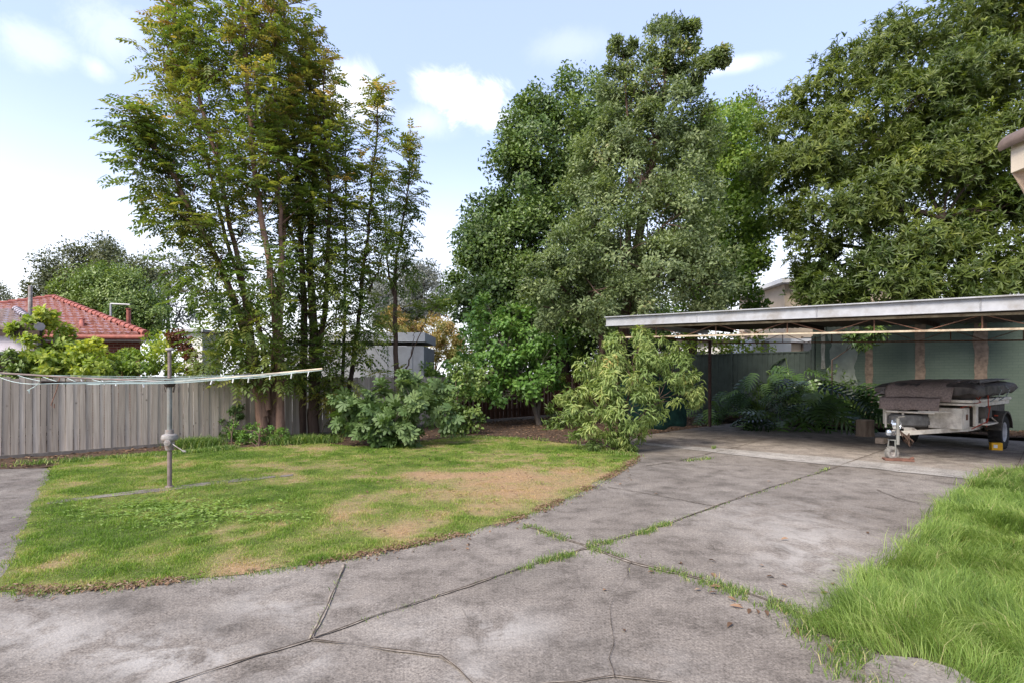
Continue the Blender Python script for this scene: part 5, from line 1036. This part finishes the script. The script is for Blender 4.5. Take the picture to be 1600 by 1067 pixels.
c_ = clumps_px([(893, 590, 18.3, 15), (897, 625, 18.2, 15), (902, 560, 18.4, 14), (890, 650, 18.2, 16)])
t_ = root_of('narrow_shrub', 'narrow bright green shrub half hidden behind the weeping peach', 'shrub', P(895, 668, 18.3)); b0 = np.array([*P(895, 668, 18.3)[:2], -.05])
clump_tree(t_, c_, [([b0, b0 + [0, 0, 1.2], b0 + [0, 0, 2]], [.03, .02, .01])], L['bright'], M['bark'], ln=.07, wd=.03, per=60, sub=60, subr=.22, tbase=.4, brr=.012); local(t_)
c_ = clumps_px([(870, 648, 17.6, 16), (885, 665, 17.2, 18), (905, 655, 17.5, 16), (862, 668, 17.2, 10)])
t_ = root_of('low_plant', 'low dark strappy plant under the citrus tree', 'plant', P(885, 672, 17.4)); b0 = np.array([*P(885, 672, 17.4)[:2], -.05])
clump_tree(t_, c_, [([b0, b0 + [0, 0, .3]], [.02, .01])], L['dark'], M['bark'], T=T_LANCE, ln=.22, wd=.04, per=20, sub=50, subr=.2, tbase=.45, hang=.1, brr=.01); local(t_)
# fig
c_ = clumps_px([(560, 625, 13.2, 20), (600, 618, 13.1, 24), (640, 618, 13.2, 24), (680, 612, 13.5, 18), (575, 650, 12.8, 26), (620, 650, 12.6, 30), (660, 640, 12.7, 26), (700, 655, 13, 18), (540, 650, 13, 18), (600, 680, 12.5, 22), (640, 680, 12.5, 20), (535, 620, 13.3, 14), (580, 672, 12.6, 18), (640, 592, 13.8, 10)])
t_ = root_of('fig_bush', 'spreading fig bush with large lobed leaves at the lawn edge', 'bush', G(615, 696)); b0 = np.array([*G(615, 694)[:2], -.05])
clump_tree(t_, c_, [([b0, b0 + [0, 0, .4], b0 + [-.2, 0, .9]], [.035, .03, .015]), ([b0, b0 + [.35, .1, .5], b0 + [.9, .2, 1.1]], [.03, .025, .012]), ([b0, b0 + [-.4, .1, .4], b0 + [-.9, .1, .7]], [.03, .02, .012])], L['fig'], M['bark_grey'], T=T_FIG, ln=.21, wd=.21, per=11, sub=46, subr=.24, tbase=.4, ttop=.25, hang=.15, brr=.02); local(t_)
# weeping peach
c_ = clumps_px([(990, 550, 12.4, 30), (960, 560, 12.4, 26), (1030, 550, 12.5, 24), (925, 570, 12.3, 26), (905, 600, 12.3, 20), (960, 600, 12, 36), (1010, 590, 12, 36), (1055, 580, 12.3, 30), (1075, 600, 12.4, 20), (930, 630, 12, 30), (980, 640, 11.8, 36), (1025, 630, 12, 28), (945, 665, 11.9, 28), (985, 675, 11.8, 26), (915, 685, 12, 20), (900, 640, 12.2, 13), (1085, 622, 12.4, 10), (1000, 530, 12.6, 15), (960, 535, 12.6, 14), (880, 618, 12.3, 9), (960, 690, 11.9, 20)])
t_ = root_of('weeping_peach', 'yellow-green weeping peach bush at the corner of lawn and carport slab', 'bush', G(968, 703)); b0 = np.array([*G(968, 703)[:2], -.05])
clump_tree(t_, c_, [([b0, b0 + [0, 0, .35], b0 + [.1, 0, .9], b0 + [.3, 0, 1.6]], [.05, .04, .03, .012]), ([b0, b0 + [-.2, 0, .6], b0 + [-.6, 0, 1.2]], [.04, .03, .012]), ([b0, b0 + [.35, .1, .6], b0 + [.9, .1, 1.2]], [.04, .03, .012])], L['peach'], M['bark'], T=T_DROOP, ln=.125, wd=.032, per=40, sub=58, subr=.22, tbase=.42, ttop=.22, hang=.6, brr=.022); local(t_)
# nandina-like shrubs at the tree feet
for nm, lb, lst, g_ in (('low_shrub', 'low light green shrub at the foot of the pinkish trunks', [(395, 680, 13.4, 16), (420, 672, 13.5, 15), (375, 672, 13.6, 14), (440, 682, 13.3, 11), (385, 690, 13.2, 12)], (405, 697)), ('low_shrub', 'small wispy shrub against the fence left of the pinkish trunks', [(365, 652, 13.9, 12), (352, 668, 13.8, 12), (372, 640, 14, 7)], (362, 695))):
    c_ = clumps_px(lst); q = G(*g_); t_ = root_of(nm, lb, 'shrub', q); b0 = np.array([q[0], q[1], -.05])
    clump_tree(t_, c_, [([b0, b0 + [0, 0, .3], b0 + [.02, .02, .5]], [.02, .015, .008])], L['citrus'] if g_[0] > 400 else L['fig'], M['bark'], T=T_LANCE, ln=.075, wd=.03, per=40, sub=110, subr=.16, tbase=.5, hang=.2, brr=.01); local(t_)

# split-leaf plants and others under the carport
def philo(name, label, px, py, n, hmin, hmax, reach, seed, big=1.0, mat='philo'):
    q = G(px, py); r_ = thing(name, label, 'plant', (q[0], q[1], 0)); rr = np.random.default_rng(seed); st = MB(); pos = []; d = []; ln = []
    for k in range(n):
        a = rr.random() * 6.283 if k % 3 else -1.9 + rr.normal(0, .8); h_ = hmin + (hmax - hmin) * rr.random(); rc = reach * (.4 + .6 * rr.random()) * (1.2 - .4 * h_ / hmax); hd = np.array([math.cos(a), math.sin(a), 0]); b = np.array([q[0], q[1], .02]) + hd * .05
        e = b + hd * rc + UP * h_; st.tube([b, b + hd * rc * .35 + UP * h_ * .6, e], [.014, .011, .007], 5, False); pos.append(e); d.append(norm(hd * .85 + UP * (-.15 - .6 * rr.random() + .25 * (h_ < .5)) + rr.normal(0, .2, 3))); ln.append((.55 + .38 * rr.random()) * big)
    st.build('stalks', L['bright'], r_); n_ = len(pos); W = Leaves(); nr = norm(UP * .9 + rr.normal(0, .25, (n_, 3)) - U * .45); W.add(*stamp(T_PHILO, np.array(pos), np.array(d), nr, np.array(ln), np.array(ln) * .95, rr.random(n_))); W.build('leaves', L[mat], r_); local(r_); return r_
pl = [(1190, 664, 12, .4, 1.9, .9, 'tall split-leaf plant with shiny pale leaves right of the dark carport post', 1.05), (1215, 673, 12, .2, .8, .6, 'low split-leaf plant leaning over the slab edge, leftmost of the front row', 1.0), (1242, 662, 14, .9, 2.35, .9, 'tallest split-leaf plant in front of the steel fence end', 1.15), (1278, 676, 14, .25, 1.2, .75, 'bushy split-leaf plant with wide fronds in the middle of the front row', 1.2),
      (1300, 662, 13, .8, 1.9, .8, 'tall dark split-leaf plant against the left end of the green wall', 1.1), (1328, 672, 12, .3, 1.5, .6, 'split-leaf plant with upright fronds beside the cut log', 1.15), (1345, 664, 13, .5, 1.7, .55, 'dark split-leaf plant behind the cut log', 1.0), (1150, 660, 9, .3, 1.3, .6, 'sparse split-leaf plant behind the dark carport post', .9), (1255, 672, 11, .5, 1.6, .7, 'split-leaf plant between the tallest one and the wide front one', 1.1), (1103, 664, 9, .2, .8, .5, 'low dark split-leaf plant left of the dark carport post', .8)]
for i, (px, py, n, a, b, rc, lb, bg_) in enumerate(pl): philo('split_leaf_plant', lb, px, py - 3, int(n * 1.15), a, b, rc, 50 + i, bg_)
c_ = [(C + U * .9 + V * s + UP * z, (.6, .6, .5)) for s, z in ((.2, 1.0), (1.0, .8), (2.0, 1.0), (3.0, .8), (4.0, .9), (1.5, 1.5), (2.8, 1.5))]
t_ = root_of('dark_shrub', 'dark shrubbery filling the shaded bed behind the split-leaf plants', 'shrub', C + U * .9 + V * 2); b0 = np.array([*(C + U * .9 + V * 2)[:2], 0])
clump_tree(t_, c_, [([b0, b0 + [0, 0, .8], b0 + [0, 0, 1.3]], [.04, .03, .01])], L['dark'], M['bark_dark'], T=T_LANCE, ln=.16, wd=.05, per=14, sub=26, subr=.3, tbase=.4, brr=.02); local(t_)
c_ = clumps_px([(1120, 540, 23.8, 36), (1150, 530, 23.8, 34), (1180, 535, 24, 26), (1135, 560, 23.6, 26), (1100, 560, 23.8, 26), (1090, 525, 24, 24)])
t_ = root_of('overhanging_shrub', 'light green shrub leaning over the green steel fence behind the carport', 'shrub', P(1130, 600, 24.2)); b0 = np.array([*P(1130, 600, 24.2)[:2], -.05])
clump_tree(t_, c_, [([b0, b0 + [0, 0, 1.5], b0 + [.1, 0, 2.6]], [.06, .04, .02])], L['yellowgreen'], M['bark'], T=T_LANCE, ln=.15, wd=.08, per=26, sub=18, subr=.36, tbase=.35, brr=.03); local(t_)
c_ = clumps_px([(1352, 525, 16.3, 16), (1335, 528, 16.3, 10), (1368, 520, 16.3, 12)])
t_ = root_of('hanging_branch', 'thin branch with drooping dark leaves hanging under the carport roof', 'branch', P(1300, 560, 17)); bb = P(1300, 562, 17.0)
clump_tree(t_, c_, [([bb * [1, 1, 0], bb, P(1322, 548, 16.7), P(1350, 522, 16.3)], [.03, .016, .012, .006])], L['dark'], M['bark'], T=T_LANCE, ln=.2, wd=.05, per=16, sub=60, subr=.2, tbase=.4, hang=.4, brr=.008, trunk='stem'); local(t_)

# beyond the left fence
def bush(name, label, cat, lst, base, mat, ln, wd, per, sub, subr=.34, T=T_LEAF, tb=.45, tt=.2, bark='bark', r0=.06, **k):
    c_ = clumps_px(lst); q = P(base[0], 600, base[1]); t_ = root_of(name, label, cat, q); b0 = np.array([q[0], q[1], -.05]); hz = np.mean([c[0][2] for c in c_])
    clump_tree(t_, c_, [([b0, b0 + [0, 0, hz * .5], b0 + [.05, 0, hz * .9]], [r0, r0 * .8, r0 * .4])], L[mat], M[bark], T=T, ln=ln, wd=wd, per=per, sub=sub, subr=subr, tbase=tb, ttop=tt, brr=r0 * .5, **k); local(t_)
bush('garden_shrub', 'yellow-green shrub with a tall shoot in front of the grey tiled roof', 'shrub', [(42, 515, 13.6, 16), (60, 545, 13.4, 20), (45, 570, 13.2, 16), (70, 494, 13.8, 11), (75, 575, 13.2, 22)], (58, 13.5), 'yellowgreen', .15, .075, 44, 44, .28, T_LANCE, .5, hang=.3)
bush('garden_shrub', 'large light green shrub in front of the red tiled roof', 'shrub', [(82, 528, 14, 24), (105, 545, 14, 26), (85, 560, 13.6, 26), (120, 572, 13.6, 22), (132, 550, 14.4, 14), (100, 575, 13.4, 20)], (98, 14), 'yellowgreen', .14, .07, 50, 40, .28, T_LANCE, .35, hang=.3)
bush('garden_shrub', 'pale yellowish shrub below the gutter of the red roofed house', 'shrub', [(135, 560, 13.2, 22), (150, 578, 13, 20), (165, 570, 13.6, 14), (150, 542, 14, 9)], (150, 13.5), 'yellowgreen', .13, .06, 50, 44, .26, T_LANCE, .6, hang=.3)
bush('garden_shrub', 'feathery green shrub between the brick wall and the hoist mast', 'shrub', [(208, 568, 14.6, 20), (190, 580, 14.2, 22), (230, 568, 14.4, 24), (215, 585, 14, 20), (238, 548, 15, 18), (200, 556, 14.6, 10)], (212, 14.5), 'bright', .12, .045, 40, 36, .28, T_LANCE, .5)
bush('garden_shrub', 'golden green shrub behind the hoist mast', 'shrub', [(262, 545, 14.6, 24), (255, 572, 14.2, 22), (275, 575, 14.4, 14)], (265, 14.6), 'yellowgreen', .11, .05, 40, 44, .26, T_LANCE, .5)
bush('garden_shrub', 'small dark red leaved shrub in front of the white shed', 'shrub', [(285, 532, 14.2, 12), (272, 530, 14.2, 8), (305, 575, 14, 9), (298, 555, 14, 7)], (296, 14.2), 'maroon', .09, .04, 40, 70, .2, T_LANCE, .5, r0=.025)
bush('garden_shrub', 'dark climber beside the cream porch at the left edge', 'shrub', [(25, 565, 13, 16), (35, 585, 12.8, 14), (15, 590, 12.8, 12)], (25, 13), 'dark', .10, .05, 40, 60, .22, T_LANCE, .5, r0=.03)
bush('distant_tree', 'brownish green rounded tree far behind the red roof, its highest crown', 'tree', [(150, 405, 36, 34), (110, 430, 36, 34), (85, 450, 35, 30), (190, 420, 36, 32), (70, 470, 35, 22), (215, 440, 35, 26), (150, 445, 36, 40)], (140, 37), 'far_olive', .17, .10, 170, 13, .7, r0=.3)
bush('distant_tree', 'dense green dome-shaped tree right behind the red roof', 'tree', [(165, 455, 31, 40), (200, 465, 31, 40), (125, 465, 31, 34), (220, 490, 30.5, 32), (150, 490, 30.5, 36), (240, 505, 30, 22), (190, 500, 30, 34), (100, 490, 31, 24)], (180, 31.5), 'dark', .15, .09, 200, 14, .6, tb=.6, r0=.25)
bush('distant_tree', 'pale thin tree beyond the dome-shaped tree at left', 'tree', [(255, 420, 40, 26), (265, 450, 40, 30), (240, 470, 39, 24), (285, 480, 39, 30)], (262, 40), 'far_grey', .18, .09, 90, 8, .7, tb=.35, r0=.2)
bush('distant_tree', 'small far tree at the left edge above the grey roof', 'tree', [(-5, 462, 45, 16), (12, 472, 45, 14), (-20, 470, 45, 20)], (0, 45), 'far_olive', .18, .10, 100, 12, .55, r0=.2)
bush('distant_tree', 'silvery grey-green tree far behind the grey shed', 'tree', [(650, 430, 42, 30), (630, 460, 42, 34), (665, 465, 41, 30), (640, 490, 41, 34), (600, 470, 42, 36), (685, 482, 41, 16)], (640, 42.5), 'far_grey', .17, .085, 170, 13, .62, r0=.3)
bush('garden_shrub', 'orange flowering hedge behind the grey shed', 'hedge', [(650, 520, 27, 24), (680, 520, 26.5, 24), (705, 525, 26, 24), (690, 540, 25, 24), (720, 545, 25, 20), (665, 545, 25, 22), (640, 508, 28, 20), (615, 505, 28, 22)], (680, 26.5), 'orange', .13, .06, 100, 26, .36, tb=.45, tt=.3)
bush('garden_shrub', 'green shrub behind the brown fence left of the citrus tree', 'shrub', [(690, 585, 20.5, 22), (725, 575, 21, 24), (670, 590, 20.5, 16), (705, 595, 20, 20)], (695, 21), 'bright', .14, .08, 40, 24, .32, T_LANCE, .5)
bush('garden_shrub', 'dark bushes behind the fence under the tall ash-like trees', 'shrub', [(350, 520, 17.5, 34), (385, 540, 17.5, 30), (430, 560, 17, 22), (400, 480, 18, 24)], (375, 17.6), 'bright', .14, .07, 34, 20, .34, T_LANCE, .35)
